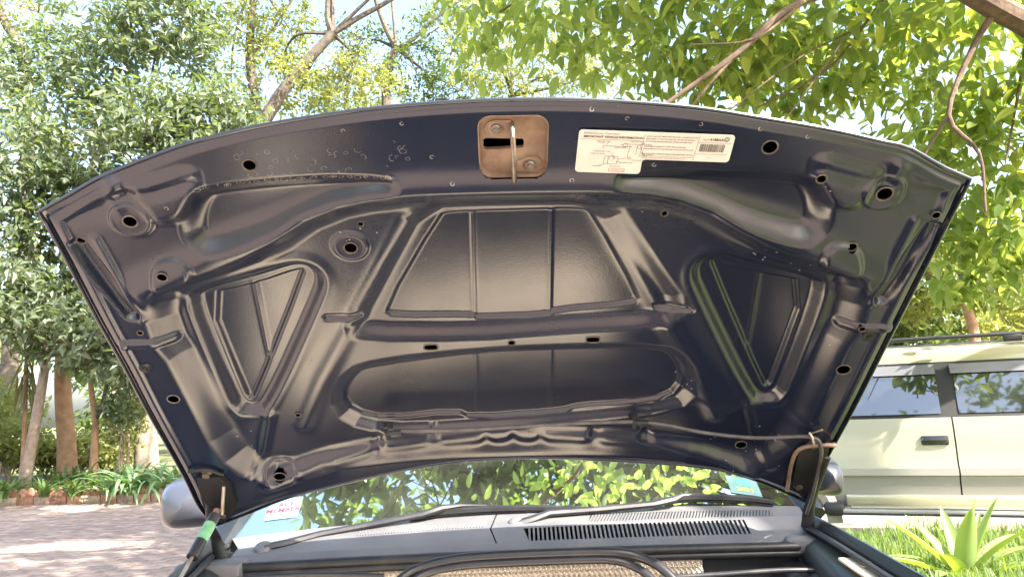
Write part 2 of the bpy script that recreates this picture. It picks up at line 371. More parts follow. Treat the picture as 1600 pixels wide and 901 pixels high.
def hood_material():
    mt = bpy.data.materials.new('hood_underside_paint'); mt.use_nodes = True; n = mt.node_tree; p = n.nodes['Principled BSDF']
    tc = n.nodes.new('ShaderNodeTexCoord')
    def noise(scale, det=8, rough=.6):
        z = n.nodes.new('ShaderNodeTexNoise'); z.inputs['Scale'].default_value = scale; z.inputs['Detail'].default_value = det; z.inputs['Roughness'].default_value = rough
        n.links.new(tc.outputs['Object'], z.inputs['Vector']); return z.outputs['Fac']
    def rng(s, a, b2, lo, hi):
        r_ = n.nodes.new('ShaderNodeMapRange'); r_.inputs['From Min'].default_value = a; r_.inputs['From Max'].default_value = b2
        r_.inputs['To Min'].default_value = lo; r_.inputs['To Max'].default_value = hi; n.links.new(s, r_.inputs['Value']); return r_.outputs['Result']
    def mix(f, A, B):
        x = n.nodes.new('ShaderNodeMix'); x.data_type = 'RGBA'; n.links.new(f, x.inputs['Factor'])
        for k, q_ in (('A', A), ('B', B)):
            if isinstance(q_, tuple): x.inputs[k].default_value = (*q_, 1)
            else: n.links.new(q_, x.inputs[k])
        return x.outputs['Result']
    film = rng(noise(2.6, 5, .5), .35, .68, .05, .55)
    c1 = mix(film, (0.005, 0.011, 0.034), (0.016, 0.016, 0.024))
    speck = rng(noise(190, 3, .7), .66, .76, 0, .5)
    c2 = mix(speck, c1, (0.12, 0.10, 0.085))
    brown = rng(noise(5.5, 9, .7), .60, .74, 0, .6)
    c3 = mix(brown, c2, (0.040, 0.024, 0.017))
    n.links.new(c3, p.inputs['Base Color'])
    n.links.new(rng(noise(6, 7, .65), .3, .75, .18, .30), p.inputs['Roughness'])
    p.inputs['Specular IOR Level'].default_value = 0.8; p.inputs['Coat Weight'].default_value = 0.4; p.inputs['Coat Roughness'].default_value = 0.2
    b = n.nodes.new('ShaderNodeBump'); b.inputs['Strength'].default_value = 0.035; b.inputs['Distance'].default_value = 0.01
    n.links.new(noise(260, 3, .5), b.inputs['Height']); n.links.new(b.outputs['Normal'], p.inputs['Normal'])
    return mt
M['hood_under'] = hood_material()
hood = fast('hood', HVTX, Q[keep][:, ::-1], M['hood_under'], car)
tag(hood, 'open hood showing its dusty pressed navy underside')
# outer skin: a thin sheet behind the inner panel, folded round its edge
ii = np.linspace(0, NU - 1, 90).astype(int); jj = np.linspace(0, NV - 1, 60).astype(int)
G3 = GRID[np.ix_(jj, ii)].reshape(-1, 2)
eo = np.clip(-sd_poly(G3, OUT), 0, 1)
OS = HO + G3[:, :1] * HX + G3[:, 1:] * HV + HN * (crown(G3[:, 0], G3[:, 1]) + 0.009 + 0.059 * S(eo / .05))[:, None]
id3 = np.arange(len(G3)).reshape(60, 90); Q3 = np.stack([id3[:-1, :-1], id3[:-1, 1:], id3[1:, 1:], id3[1:, :-1]], -1).reshape(-1, 4)
skin = fast('outer_skin', OS, Q3, M['hood_paint'], hood)
mb = MB(); loop = np.vstack([cB[:-1:8], cR_[:-1:8], cF[::-1][:-1:8], cL[::-1][:-1:8]]); loop = np.vstack([loop, loop[:1]])
mb.tube(HO + loop[:, :1] * HX + loop[:, 1:] * HV + HN * (crown(loop[:, 0], loop[:, 1]) + 0.0085)[:, None], 0.0034, 8)
mb.build('hem', M['hood_paint'], hood)
# holes: worn rims
for (c, rad), (x, y, r) in zip(holes, rim_px):
    mb = MB(); k = 22; rel0 = float(relief(c + np.array([rad * 1.25, 0]))[0])
    pts = [c + (rad + .0012) * np.array([math.cos(2 * math.pi * i / k), math.sin(2 * math.pi * i / k)]) for i in range(k + 1)]
    P3 = hpt(np.array(pts), 0.0003, np.full(k + 1, rel0))
    mb.tube(P3, 0.0014 if r > 6 else 0.0010, 6, cap=False); mb.build('hole_rim', M['hole_rim'], hood)
for (p, a, b2) in slots:
    c = uv(*p); sx = np.linalg.norm(uv(p[0] + a, p[1]) - c); sy = np.linalg.norm(uv(p[0], p[1] + b2) - c); pts = []
    for i in range(25):
        t = 2 * math.pi * i / 24; cx = (sx - sy) * (1 if math.cos(t) >= 0 else -1); pts.append(c + np.array([cx + sy * math.cos(t), sy * math.sin(t)]) * 1.06)
    mb = MB(); mb.tube(hpt(np.array(pts), 0.0002), 0.0015, 6, cap=False); mb.build('slot_rim', M['hole_rim'], hood)

# ---- latch plate in its pressed recess
def hl(a, b2, lift):                                  # a along u, b along v from the latch centre
    return hpt(LC + np.array([a, b2]), 0, np.array([lift]))[0]
def rsq(sx, sy, r, n=6):
    o_ = []
    for (cx, cy, t0) in ((sx - r, sy - r, 0), (-(sx - r), sy - r, 90), (-(sx - r), -(sy - r), 180), (sx - r, -(sy - r), 270)):
        for i in range(n + 1):
            t = R(t0 + 90 * i / n); o_.append((cx + r * math.cos(t), cy + r * math.sin(t)))
    return o_
mb = MB(); rings = []
for s_, lf in ((1.03, 0.0006), (1.0, 0.0012), (0.97, -0.003), (0.955, -0.009)):
    rings.append([hl(a * s_, b2 * s_, lf) for a, b2 in rsq(lx, ly, lr)])
mb.grid(rings, close=True); plate_edge = rings[-1]
# floor of the recess with a long slot cut in it
slc = uv(786, 229) - LC; sa = np.linalg.norm(uv(820, 229) - uv(752, 229)) / 2; sb_ = abs((uv(786, 219) - uv(786, 238))[1]) / 2
sl2 = []; oo = rsq(lx * .955, ly * .955, lr * .955)
for (a, b2) in oo:
    t = math.atan2(b2, a - slc[0]); cx = (sa - sb_) * (1 if math.cos(t) >= 0 else -1); sl2.append((slc[0] + cx + sb_ * math.cos(t), slc[1] + sb_ * math.sin(t)))
mb.grid([[hl(a, b2, -0.009) for a, b2 in oo], [hl(a, b2, -0.009) for a, b2 in sl2], [hl(a, b2, -0.017) for a, b2 in sl2]], close=True)
mb.build('latch_plate', M['rust'], hood)
for (x, y, ang) in ((775, 203, 10), (828, 259, 195)):
    d = uv(x, y) - LC; mb = MB(); base = hl(d[0], d[1], -0.009)
    mb.lathe(base, DN, [(0.0125, 0), (0.0125, 0.0025), (0.0118, 0.003), (0.0085, 0.0032), (0.0082, 0.009), (0.0072, 0.010), (0.0045, 0.010), (0.004, 0.0125)], 20)
    mb.build('latch_bolt', M['bare_steel'], hood)
    mb = MB(); ca, sa2 = math.cos(R(ang)), math.sin(R(ang)); n_ = 18; ring = []
    for i in range(n_):
        t = 2 * math.pi * i / n_; px_, py_ = 0.019 * math.cos(t), 0.014 * math.sin(t)
        if math.cos(t) > .6: px_ += 0.010
        ring.append((d[0] + px_ * ca - py_ * sa2, d[1] + px_ * sa2 + py_ * ca))
    mb.grid([[hl(a, b2, -0.0088) for a, b2 in ring], [hl(a, b2, -0.0062) for a, b2 in ring]], close=True)
    mb.add([hl(a, b2, -0.0062) for a, b2 in ring], [list(range(n_))]); mb.build('slotted_washer', M['rust'], hood)
mb = MB(); sA = uv(800, 197) - LC; sB = uv(803, 278) - LC
mb.tube([hl(sA[0], sA[1], -0.010), hl(sA[0], sA[1], 0.006), hl(sA[0] + .0005, sA[1] - .008, 0.018), hl(sB[0], (sA[1] + sB[1]) / 2, 0.022), hl(sB[0], sB[1] + .006, 0.018), hl(sB[0], sB[1] + .001, 0.008), hl(sB[0], sB[1] + .006, -0.010)], 0.0042, 10)
mb.build('latch_striker', M['bare_steel'], hood)

# ---- scratch marks and paint chips
mb = MB(); rs = random.Random(11)
def ring_mark(x, y, r, lw, part=1.0):
    k = 16; t0 = rs.random() * 6.3; c = uv(x, y); s1 = np.linalg.norm(uv(x + r, y) - c); pr = []
    e = rs.uniform(.75, 1.1)
    for i in range(int(k * part) + 1):
        t = t0 + 2 * math.pi * i / k; j = 1 + rs.uniform(-.12, .12); pr.append((math.cos(t) * s1 * j, math.sin(t) * s1 * j * e))
    A = hpt(np.array([c + np.array(q_) for q_ in pr]), 0.0004); B = hpt(np.array([c + np.array(q_) * (1 - lw / r) for q_ in pr]), 0.0004)
    mb.grid([list(map(tuple, A)), list(map(tuple, B))])
for i in range(30):
    t = i / 29; x = 308 + t * 300; y = 296 - 42 * t + 24 * t * t + rs.uniform(-2, 2); ring_mark(x + rs.uniform(-5, 5), y, rs.uniform(3, 5.5), rs.uniform(.5, .9), rs.choice([1, 1, .7, .5]))
for i in range(34):
    ring_mark(rs.uniform(320, 650), 0, 1, 1) if False else None
    x = rs.uniform(330, 640); y = 282 - .13 * (x - 330) * .4 - rs.uniform(2, 45); ring_mark(x, y, rs.uniform(3, 6), rs.uniform(.35, .6), rs.choice([.3, .5, .6, 1]))
for x, y in ((1022, 257), (536, 204), (628, 193), (675, 245), (707, 283), (893, 278), (263, 320), (1290, 200), (925, 171), (980, 185), (1095, 194), (1188, 202), (1262, 214)): ring_mark(x, y, 3.5, 1.0, .8)
scr = mb.build('scratch_rings', M['scratch'], hood); scr['kind'] = 'stuff'
mb = MB()
for _ in range(46):
    x, y = rs.choice([(1130, 705, ), (1075, 620), (1165, 730), (560, 380), (1042, 350), (1200, 690), (1385, 470), (1350, 560), (1460, 420), (1305, 290), (1200, 410), (1270, 430), (380, 700)])[:2]
    x += rs.gauss(0, 24); y += rs.gauss(0, 10); c = uv(x, y); s_ = rs.uniform(.0006, .0016); k = rs.randint(4, 6)
    P_ = hpt(np.array([c + s_ * rs.uniform(.5, 1.4) * np.array([math.cos(2 * math.pi * i / k) * rs.uniform(1, 2), math.sin(2 * math.pi * i / k)]) for i in range(k)]), 0.0006); mb.add(P_, [list(range(k))])
ch_ = mb.build('paint_chips', M['chip'], hood); ch_['kind'] = 'stuff'

# ---- information label
def text_geo(body, size, align='LEFT', shear=0.0, bold=0.0):
    cu = bpy.data.curves.new('t', 'FONT'); cu.body = body; cu.size = size; cu.align_x = align; cu.shear = shear; cu.offset = bold; cu.resolution_u = 2
    o = bpy.data.objects.new('t', cu); C.objects.link(o); dg = bpy.context.evaluated_depsgraph_get(); dg.update()
    e = o.evaluated_get(dg); me = e.to_mesh(); vs = [(q_.co.x, q_.co.y) for q_ in me.vertices]; fs = [list(f.vertices) for f in me.polygons]
    e.to_mesh_clear(); bpy.data.objects.remove(o); bpy.data.curves.remove(cu); return vs, fs
M['label_paper'] = mat('label_paper', (0.74, 0.70, 0.66), 0.5, var=.04, vscale=30)
M['label_ink'] = mat('label_ink', (0.05, 0.042, 0.04), 0.6)
TL, TR, BL = uv(905, 200), uv(1149, 209), uv(897, 266)
e1 = TR - TL; LW = np.linalg.norm(e1); e1 = e1 / LW; e2 = np.array([e1[1], -e1[0]]); LH = abs((BL - TL) @ e2)
_c0 = TL + e1 * LW / 2 + e2 * LH / 3; _k = 1e-3
_p0 = hpt(_c0, 0, np.zeros(1))[0]; _pa = (hpt(_c0 + e1 * .05, 0, np.zeros(1))[0] - hpt(_c0 - e1 * .05, 0, np.zeros(1))[0]) / .1; _pb = (hpt(_c0 + e2 * .02, 0, np.zeros(1))[0] - hpt(_c0 - e2 * .02, 0, np.zeros(1))[0]) / .04
_pn = np.cross(_pa, _pb); _pn /= np.linalg.norm(_pn); _pn = _pn if _pn @ DN > 0 else -_pn
def lab(a, b2, lift): return _p0 + _pa * (a - LW / 2) + _pb * (b2 - LH / 3) + _pn * lift
_gp = [(a, b2) for a in np.linspace(0, LW, 17) for b2 in np.linspace(0, LH, 9) if not (a > LW * .43 and b2 > LH * .6)]
LREL = max(float((q_ - lab(a, b2, 0)) @ _pn) for (a, b2), q_ in zip(_gp, hpt(np.array([TL + e1 * a + e2 * b2 for a, b2 in _gp])))) + .0008
mb = MB(); r_ = 0.006; cut = uv(1003, 246) - TL; ca_, cb_ = cut @ e1, cut @ e2
def arc(cx, cy, t0, t1, r, n=5): return [(cx + r * math.cos(R(t0 + (t1 - t0) * i / n)), cy + r * math.sin(R(t0 + (t1 - t0) * i / n))) for i in range(n + 1)]
pl = arc(r_, r_, 180, 270, r_) + arc(LW - r_, r_, 270, 360, r_) + arc(LW - r_, cb_ - r_, 0, 90, r_) + arc(ca_ + r_, cb_ + r_, 270, 180, r_) + arc(ca_ - r_, LH - r_, 0, 90, r_) + arc(r_, LH - r_, 90, 180, r_)
n_ = len(pl); mb.cs = False
mb.add([lab(a, b2, LREL) for a, b2 in pl] + [lab(a, b2, LREL - .0006) for a, b2 in pl], [list(range(n_))] + [(i, (i + 1) % n_, n_ + (i + 1) % n_, n_ + i) for i in range(n_)])
mb.cm = 1
def ink_text(body, x, y, size, **k):
    vs_, fs_ = text_geo(body, size, **k); mb.add([lab(a + x, y - b2, LREL + .0003) for a, b2 in vs_], fs_)
def ink_line(x0, y0, x1, y1, wd=.0005):
    d = np.array([x1 - x0, y1 - y0]); n2 = np.array([-d[1], d[0]]) / max(np.linalg.norm(d), 1e-9) * wd / 2
    mb.add([lab(x0 + n2[0], y0 + n2[1], LREL + .0003), lab(x1 + n2[0], y1 + n2[1], LREL + .0003), lab(x1 - n2[0], y1 - n2[1], LREL + .0003), lab(x0 - n2[0], y0 - n2[1], LREL + .0003)], [(0, 1, 2, 3)])
xm = LW * .425; x3 = LW * .775
ink_text('DaimlerChrysler Corporation', .008, .0070, .0046); ink_text('IMPORTANT VEHICLE INFORMATION', .008, .0135, .0056, bold=.00016)
ink_line(.004, .0165, xm - .003, .0165); ink_line(xm, .004, xm - .004, cb_ - .004); ink_line(x3, .003, x3 - .003, cb_ - .002)
ink_line(x3, .0155, LW - .003, .0155); ink_line(x3 - .002, cb_ * .72, LW - .006, cb_ * .72); ink_line(xm - .003, cb_ - .0065, x3 - .003, cb_ - .0065)
# routing diagram: engine outline, hoses and call-outs
for seg in (((.045, .030), (.095, .030)), ((.045, .030), (.045, .036)), ((.075, .027), (.082, .025)), ((.082, .025), (.110, .025)), ((.092, .027), (.089, .050)), ((.104, .027), (.104, .046)), ((.110, .027), (.116, .043)), ((.050, .050), (.049, .066)), ((.049, .066), (.072, .066)), ((.072, .066), (.074, .052)), ((.050, .050), (.074, .051)), ((.056, .050), (.056, .066)), ((.063, .046), (.069, .056)), ((.074, .056), (.089, .053)), ((.089, .050), (.096, .054)), ((.050, .028), (.054, .022)), ((.110, .025), (.116, .022)), ((.060, .046), (.064, .043)), ((.04, .07), (.049, .067)), ((.078, .062), (.070, .060)), ((.112, .040), (.120, .046))):
    (a0, b0), (a1, b1) = seg; ink_line(a0 * LW / .27, b0 * LH / .085, a1 * LW / .27, b1 * LH / .085, .0006)
for (cx, cy, rr2) in ((.083, .027, .004), (.062, .054, .0045), (.093, .053, .0028), (.108, .030, .0032)):
    P2 = [((cx + rr2 * math.cos(i * .7)) * LW / .27, (cy + rr2 * math.sin(i * .7)) * LH / .085) for i in range(10)]
    for i in range(9): ink_line(*P2[i], *P2[i + 1], .0005)
for (x, y, t) in ((.033, .022, 'SILICONE HOSE'), (.036, .0245, 'TO AIR'), (.092, .021, 'VACUUM TANK'), (.110, .0255, 'EVAP PURGE'), (.064, .0335, 'CHECK VALVE'), (.028, .042, 'POWERTRAIN HOSE'), (.024, .047, 'THROTTLE BODY'), (.114, .046, 'FUEL SYSTEM'), (.116, .049, 'HOSE'), (.098, .058, 'PURGE SOLENOID'), (.076, .0635, 'CANISTER HOSE'), (.030, .072, 'TEE BODY'), (.060, .0715, 'AIR CLEANER')):
    ink_text(t, x * LW / .27, y * LH / .085, .0030)
ink_text('VACUUM HOSES', .064 * LW / .27, .0795 * LH / .085, .003)
for a0, b0, a1, b1 in ((.060, .075, .088, .075), (.088, .075, .088, .0815), (.088, .0815, .060, .0815), (.060, .0815, .060, .075)): ink_line(a0 * LW / .27, b0 * LH / .085, a1 * LW / .27, b1 * LH / .085)
para = ['BASIC IGNITION TIMING AND IDLE FUEL / AIR MIXTURE HAVE', 'BEEN PRESET AT THE FACTORY. SEE THE SERVICE MANUAL', 'FOR PROPER PROCEDURES AND OTHER INFORMATION.', '', 'ADJUSTMENTS MADE BY OTHER THAN APPROVED', 'SERVICE MANUAL PROCEDURES MAY VIOLATE LOCAL LAWS.', '', 'CAUTION: APPLY PARKING BRAKE WHEN SERVICING VEHICLE.']
for i, t in enumerate(para):
    if t: ink_text(t, xm + .003 - i * .0005, .0085 + i * .0045 * cb_ / .05, .0029, bold=.00005)
ink_text('SPARK PLUG GAP AND FIRING ORDER: SEE SERVICE MANUAL', xm - .001, cb_ - .0025, .0026)
ink_text('0523', x3 + .006, .0118, .0046); ink_text('4188AA', x3 + .0165, .0118, .0066, bold=.0002)
for i in range(2):
    P2 = [(LW - .012 + (.0038 - i * .0018) * math.cos(k * .6283), .0085 + (.0038 - i * .0018) * math.sin(k * .6283)) for k in range(11)]
    for k in range(10): ink_line(*P2[k], *P2[k + 1], .0011 if i == 0 else .0007)
xb = x3 + .004; rb = random.Random(3)
while xb < LW - .011:
    wd = rb.choice([.0005, .0008, .0012]); ink_line(xb, .018, xb - .0006, .018 + cb_ * .28, wd); xb += wd + rb.choice([.0005, .0009])
ink_text('3.7 L', x3 + .018, cb_ * .87, .0038)
mb.build('information_label', [M['label_paper'], M['label_ink']], hood)

# ---- washer hose, nozzles and clip
def hps(px, lift): return [hp(x, y, l if isinstance(lift, list) else lift) for (x, y), l in zip(px, lift if isinstance(lift, list) else [lift] * len(px))]
hose_px = [(606, 669), (700, 666), (800, 661), (900, 655), (985, 653), (1040, 659), (1100, 671), (1180, 679), (1262, 675), (1278, 686), (1276, 715), (1266, 760), (1258, 795)]
hl_ = [uv(*p) for p in hose_px]
base_rel = [0.006, .010, .010, .010, .010, .008, .008, .008, .012, .020, .020, .020, .012]
hpts = [hpt(c, 0, np.array([b2]))[0] for c, b2 in zip(hl_, base_rel)]
mb = MB(); mb.tube(spline(hpts, 6), 0.0042, 10)
M['hose'] = mat('washer_hose_rubber', (0.11, 0.10, 0.10), 0.35, var=.3, vscale=30)
mb.build('washer_hose', M['hose'], hood)
for (x, y, k) in ((606, 670, 0), (990, 654, 1)):
    c = uv(x, y); mb = MB(); p0 = hpt(c, 0, np.array([-.012]))[0]; p1 = hpt(c, 0, np.array([.012]))[0]
    mb.lathe(p0, DN, [(.011, 0), (.011, .014), (.0075, .016), (.006, .026), (.0055, .028)], 14)
    mb.tube([hpt(c + np.array([-.004, 0]), 0, np.array([.011]))[0], hpt(c + np.array([.030, .001]), 0, np.array([.011]))[0]], .0062, 10)
    mb.tube([p1, hpt(c + np.array([.002, -.018]), 0, np.array([.011]))[0]], [.0062, .005], 10)
    mb.build('washer_nozzle', M['black_plastic'], hood)
M['clip'] = mat('pale_clip', (0.62, 0.55, 0.47), 0.5)
mb = MB(); mb.tube([hp(1262, 668, .016), hp(1266, 674, .018), hp(1268, 684, .016)], .0024, 8); mb.build('cable_tie', M['clip'], hood)
mb = MB(); a, b2 = hp(1262, 673, .010), hp(1282, 664, .012); mb.tube([a, b2], [.003, .0055], 6, flat=.4); mb.build('hose_clip', M['rust'], hood)
# rubber bumpers along the hinge edge
for (x, y) in ((453, 779), (509, 765), (563, 751), (1041, 727), (1096, 733), (1148, 744), (1192, 758)):
    c = uv(x, y); mb = MB(); mb.lathe(hpt(c, 0, np.array([-.022]))[0], DN, [(.011, 0), (.011, .004), (.008, .006)], 12); mb.build('edge_clip', M['black_plastic'], hood)
# side bumper pads and bolt heads
for (x, y, r) in ((227, 574, .012), (1358, 524, .013)):
    mb = MB(); mb.lathe(hp(x, y, -.004), DN, [(r, 0), (r, .006), (r * .8, .009), (r * .45, .009), (r * .4, .012)], 16); mb.build('bump_stop', M['black_rubber'], hood)
# ------------------------------------------------------------------ cowl, glass and wipers
def curve_between(l, c, r, n=25):
    """quadratic through three points"""
    out = []
    for i in range(n):
        t = i / (n - 1); a = 2 * (t - .5) * (t - 1); b = -4 * t * (t - 1); d = 2 * t * (t - .5)
        out.append(np.array(l) * a + np.array(c) * b + np.array(r) * d)
    return out
M['car_paint'] = mat('navy_car_paint', (0.007, 0.011, 0.014), 0.34, coat=.15, dust=(0.12, 0.10, 0.085), dscale=3, dlo=.5, dhi=.85, damt=.25)
M['bay_dark'] = mat('dusty_bay_metal', (0.010, 0.011, 0.014), 0.5, var=.3, vscale=10, dust=(0.07, 0.058, 0.048), dscale=6, dlo=.45, dhi=.85, damt=.5)
M['bay_tan'] = mat('tan_bay_surface', (0.74, 0.63, 0.49), 0.7, var=.25, vscale=6, bump=.2, bscale=50)  # bright tan chosen so the hood underside reflects it, not a dust layer
M['wing_tan'] = mat('tan_inner_wing', (0.34, 0.29, 0.23), 0.7, var=.25, vscale=6)  # tan picked for its reflection in the left of the hood
M['silver'] = mat('cast_alloy', (0.45, 0.42, 0.38), 0.45, metal=.6, var=.2, vscale=14, bump=.2, bscale=90)

# cowl profile rows (front lip -> crease -> glass), each a curve across the car
cw_a = curve_between(at_y(352, 884, 1.93), at_y(800, 864, 1.905), at_y(1285, 846, 1.93))
cw_b = curve_between(at_y(362, 868, 1.955), at_y(800, 847, 1.93), at_y(1272, 833, 1.955))
cw_c = curve_between(at_y(372, 856, 2.02), at_y(790, 824, 1.985), at_y(1258, 806, 2.02))
cw_d = curve_between(at_y(362, 840, 2.13), at_y(800, 800, 2.13), at_y(1248, 790, 2.12))
def lerp_rows(A, B, n): return [[a * (1 - i / n) + b * (i / n) for a, b in zip(A, B)] for i in range(n + 1)]
def on(A, B, s, t):                                   # point on the band A-B at s across and t up
    x = s * (len(A) - 1); i = min(int(x), len(A) - 2); f = x - i
    return (A[i] * (1 - f) + A[i + 1] * f) * (1 - t) + (B[i] * (1 - f) + B[i + 1] * f) * t
def dens(A, n): return [on(A, A, i / (n - 1), 0) for i in range(n)]
A_, B_, C_, D_ = [dens(q_, 121) for q_ in (cw_a, cw_b, cw_c, cw_d)]
def s_at(A, B, x, t):                                 # s for an image column
    lo, hi = 0.0, 1.0
    for _ in range(30):
        mid = (lo + hi) / 2; p = on(A, B, mid, t) - CAM; xx = 800 + FPX * (p @ CR) / (p @ _f)
        if xx < x: lo = mid
        else: hi = mid
    return lo
sv0, sv1 = s_at(B_, C_, 822, .5), s_at(B_, C_, 1168, .5)
sg0, sg1 = s_at(C_, D_, 922, .5), s_at(C_, D_, 1205, .5)
sj = s_at(B_, C_, 771, .5)
NS = 49                                               # front vent slots
mb = MB()
def band(A, B, s0, s1, t0, t1, n):
    mb.grid([[on(A, B, s0 + (s1 - s0) * i / n, t0 + (t1 - t0) * k / 2) for i in range(n + 1)] for k in range(3)])
band(A_, B_, 0, 1, 0, 1, 60)
for (s0, s1) in ((0, sj - .0012), (sj + .0012, sv0), (sv1, 1)): band(B_, C_, s0, s1, 0, 1, 24)
band(B_, C_, sv0, sv1, 0, .08, 40); band(B_, C_, sv0, sv1, .9, 1, 40)
for (s0, s1) in ((0, sj - .0012), (sj + .0012, sg0), (sg1, 1)): band(C_, D_, s0, s1, 0, 1, 24)
band(C_, D_, sg0, sg1, 0, .12, 40); band(C_, D_, sg0, sg1, .62, 1, 40)
cowl = mb.build('cowl_panel', M['grey_plastic'], car)
mb = MB()
for i in range(NS):
    s0 = sv0 + (sv1 - sv0) * (i + .0) / NS; s1 = s0 + (sv1 - sv0) / NS * .44
    def vs_(s, t): q0, q1 = on(B_, C_, s, .08), on(B_, C_, s, .9); e0 = on(B_, C_, s + .01, .9); return on(B_, C_, s + (q0[0] - q1[0]) / ((e0[0] - q1[0]) / .01), t)
    p = [on(B_, C_, s0, .08), on(B_, C_, s1, .08), vs_(s1, .9), vs_(s0, .9)]; bk = np.array([0, .018, -.012])
    mb.add(p + [q_ + bk for q_ in p], [(0, 1, 2, 3), (0, 4, 5, 1), (1, 5, 6, 2), (2, 6, 7, 3), (3, 7, 4, 0), (7, 6, 5, 4)], False)
v_ = mb.build('vent_slats', M['grey_plastic'], cowl); v_['kind'] = 'stuff'
mb = MB(); N2 = 58
for i in range(N2):
    s0 = sg0 + (sg1 - sg0) * i / N2; s1 = s0 + (sg1 - sg0) / N2 * .5
    p = [on(C_, D_, s0, .12), on(C_, D_, s1, .12), on(C_, D_, s1 + .004, .62), on(C_, D_, s0 + .004, .62)]; bk = np.array([0, 0, -.01])
    mb.add(p + [q_ + bk for q_ in p], [(0, 1, 2, 3), (0, 4, 5, 1), (1, 5, 6, 2), (2, 6, 7, 3), (3, 7, 4, 0)], False)
v_ = mb.build('upper_vent_slats', M['grey_plastic'], cowl); v_['kind'] = 'stuff'
mb = MB()                                             # ribbed texture on the left piece: small raised teeth
for i in range(44):
    s0 = s_at(C_, D_, 560, .3) + (sj - .01 - s_at(C_, D_, 560, .3)) * i / 44
    a, b = on(C_, D_, s0, .12), on(C_, D_, s0 + .003, .42); up = np.array([0, 0, .002]); mb.tube([a + up * .3, b + up * .3], .0022, 5)
v_ = mb.build('grip_ribs', M['grey_plastic'], cowl); v_['kind'] = 'stuff'
mb = MB(); dk = np.array([0, .03, -.022])             # dark duct behind the vents
mb.grid([[on(B_, C_, sv0 + (sv1 - sv0) * i / 20, -.1) + dk for i in range(21)], [on(B_, C_, sv0 + (sv1 - sv0) * i / 20, 1.1) + dk for i in range(21)]])
dk2 = np.array([0, 0, -.03]); mb.grid([[on(C_, D_, sg0 + (sg1 - sg0) * i / 20, 0) + dk2 for i in range(21)], [on(C_, D_, sg0 + (sg1 - sg0) * i / 20, 1) + dk2 for i in range(21)]])
mb.build('vent_duct', M['dark_void'], cowl)
# left end cap and wiper recess
mb = MB(); c0 = at_y(330, 868, 1.95); mb.box(at_y(333, 893, 1.90), (.16, .09, .05), bev=.012); mb.build('cowl_end_cap', M['grey_plastic'], cowl)
mb = MB(); mb.box(at_y(1262, 850, 1.90), (.10, .07, .035), rot=Matrix.Rotation(R(-20), 3, 'Z'), bev=.010); mb.build('cowl_end_cap', M['grey_plastic'], cowl)
mb = MB(); mb.box(at_y(598, 862, 1.944), (.085, .006, .012), rot=Matrix.Rotation(R(-25), 3, 'X'), bev=.002); mb.build('finger_slot', M['black_plastic'], cowl)
mb = MB(); mb.lathe(at_y(432, 866, 1.985) , (0, -.5, .85), [(.05, -.02), (.045, .0), (.03, .008), (.02, .010)], 20); mb.build('wiper_recess', M['grey_plastic'], cowl)

# glass
GB = dens(cw_d, 41); slope = R(33); gl_rows = []
for k in range(15):
    L = .85 * k / 14; row = []
    for i, p in enumerate(GB):
        s = 2 * i / 40 - 1
        row.append(p + np.array([-s * .11 * (k / 14), math.cos(slope) * L - .0 * s * s, math.sin(slope) * L + .03 * math.sin(math.pi * k / 14) * 0 ]) + np.array([0, .10 * s * s * 0, 0]))
    gl_rows.append(row)
gm = bpy.data.materials.new('windscreen_glass'); gm.use_nodes = True; n = gm.node_tree; n.nodes.remove(n.nodes['Principled BSDF'])
gg = n.nodes.new('ShaderNodeBsdfGlossy'); gg.inputs['Roughness'].default_value = .012; gg.inputs['Color'].default_value = (.84, .97, 1, 1)
gt = n.nodes.new('ShaderNodeBsdfTransparent'); gt.inputs['Color'].default_value = (.58, .72, .68, 1)
fr = n.nodes.new('ShaderNodeFresnel'); fr.inputs['IOR'].default_value = 1.6; ms = n.nodes.new('ShaderNodeMixShader')
n.links.new(fr.outputs[0], ms.inputs[0]); n.links.new(gt.outputs[0], ms.inputs[1]); n.links.new(gg.outputs[0], ms.inputs[2])
gd = n.nodes.new('ShaderNodeBsdfDiffuse'); gd.inputs['Color'].default_value = (.30, .30, .28, 1)
tcn = n.nodes.new('ShaderNodeTexCoord'); nzz = n.nodes.new('ShaderNodeTexNoise'); nzz.inputs['Scale'].default_value = 5; nzz.inputs['Detail'].default_value = 8
n.links.new(tcn.outputs['Object'], nzz.inputs['Vector']); mrr = n.nodes.new('ShaderNodeMapRange'); mrr.inputs['From Min'].default_value = .35; mrr.inputs['From Max'].default_value = .8; mrr.inputs['To Min'].default_value = .02; mrr.inputs['To Max'].default_value = .07
n.links.new(nzz.outputs['Fac'], mrr.inputs['Value']); m2 = n.nodes.new('ShaderNodeMixShader'); n.links.new(mrr.outputs['Result'], m2.inputs[0])
n.links.new(ms.outputs[0], m2.inputs[1]); n.links.new(gd.outputs[0], m2.inputs[2]); n.links.new(m2.outputs[0], n.nodes['Material Output'].inputs[0])
M['glass'] = gm
mb = MB(); mb.grid(gl_rows); glass = mb.build('windshield', M['glass'], car)
gE1 = Vector((1, 0, 0)); gE2 = Vector((0, math.cos(slope), math.sin(slope))); gN = gE1.cross(gE2)
mb = MB()                                             # black frit along the base and sides, just inside the glass
fr_rows = [[np.array(q_) - np.array(gN) * .004 for q_ in gl_rows[0]], [np.array(q_) - np.array(gN) * .004 + np.array(gE2) * .035 for q_ in gl_rows[0]]]
mb.grid(fr_rows)
for side in (0, -1):
    sg = 1 if side == 0 else -1
    mb.grid([[np.array(r_[side]) - np.array(gN) * .0045 for r_ in gl_rows], [np.array(r_[side]) - np.array(gN) * .0045 + np.array([sg * .03, 0, 0]) for r_ in gl_rows]])
mb.build('frit_band', M['dark_void'], glass)
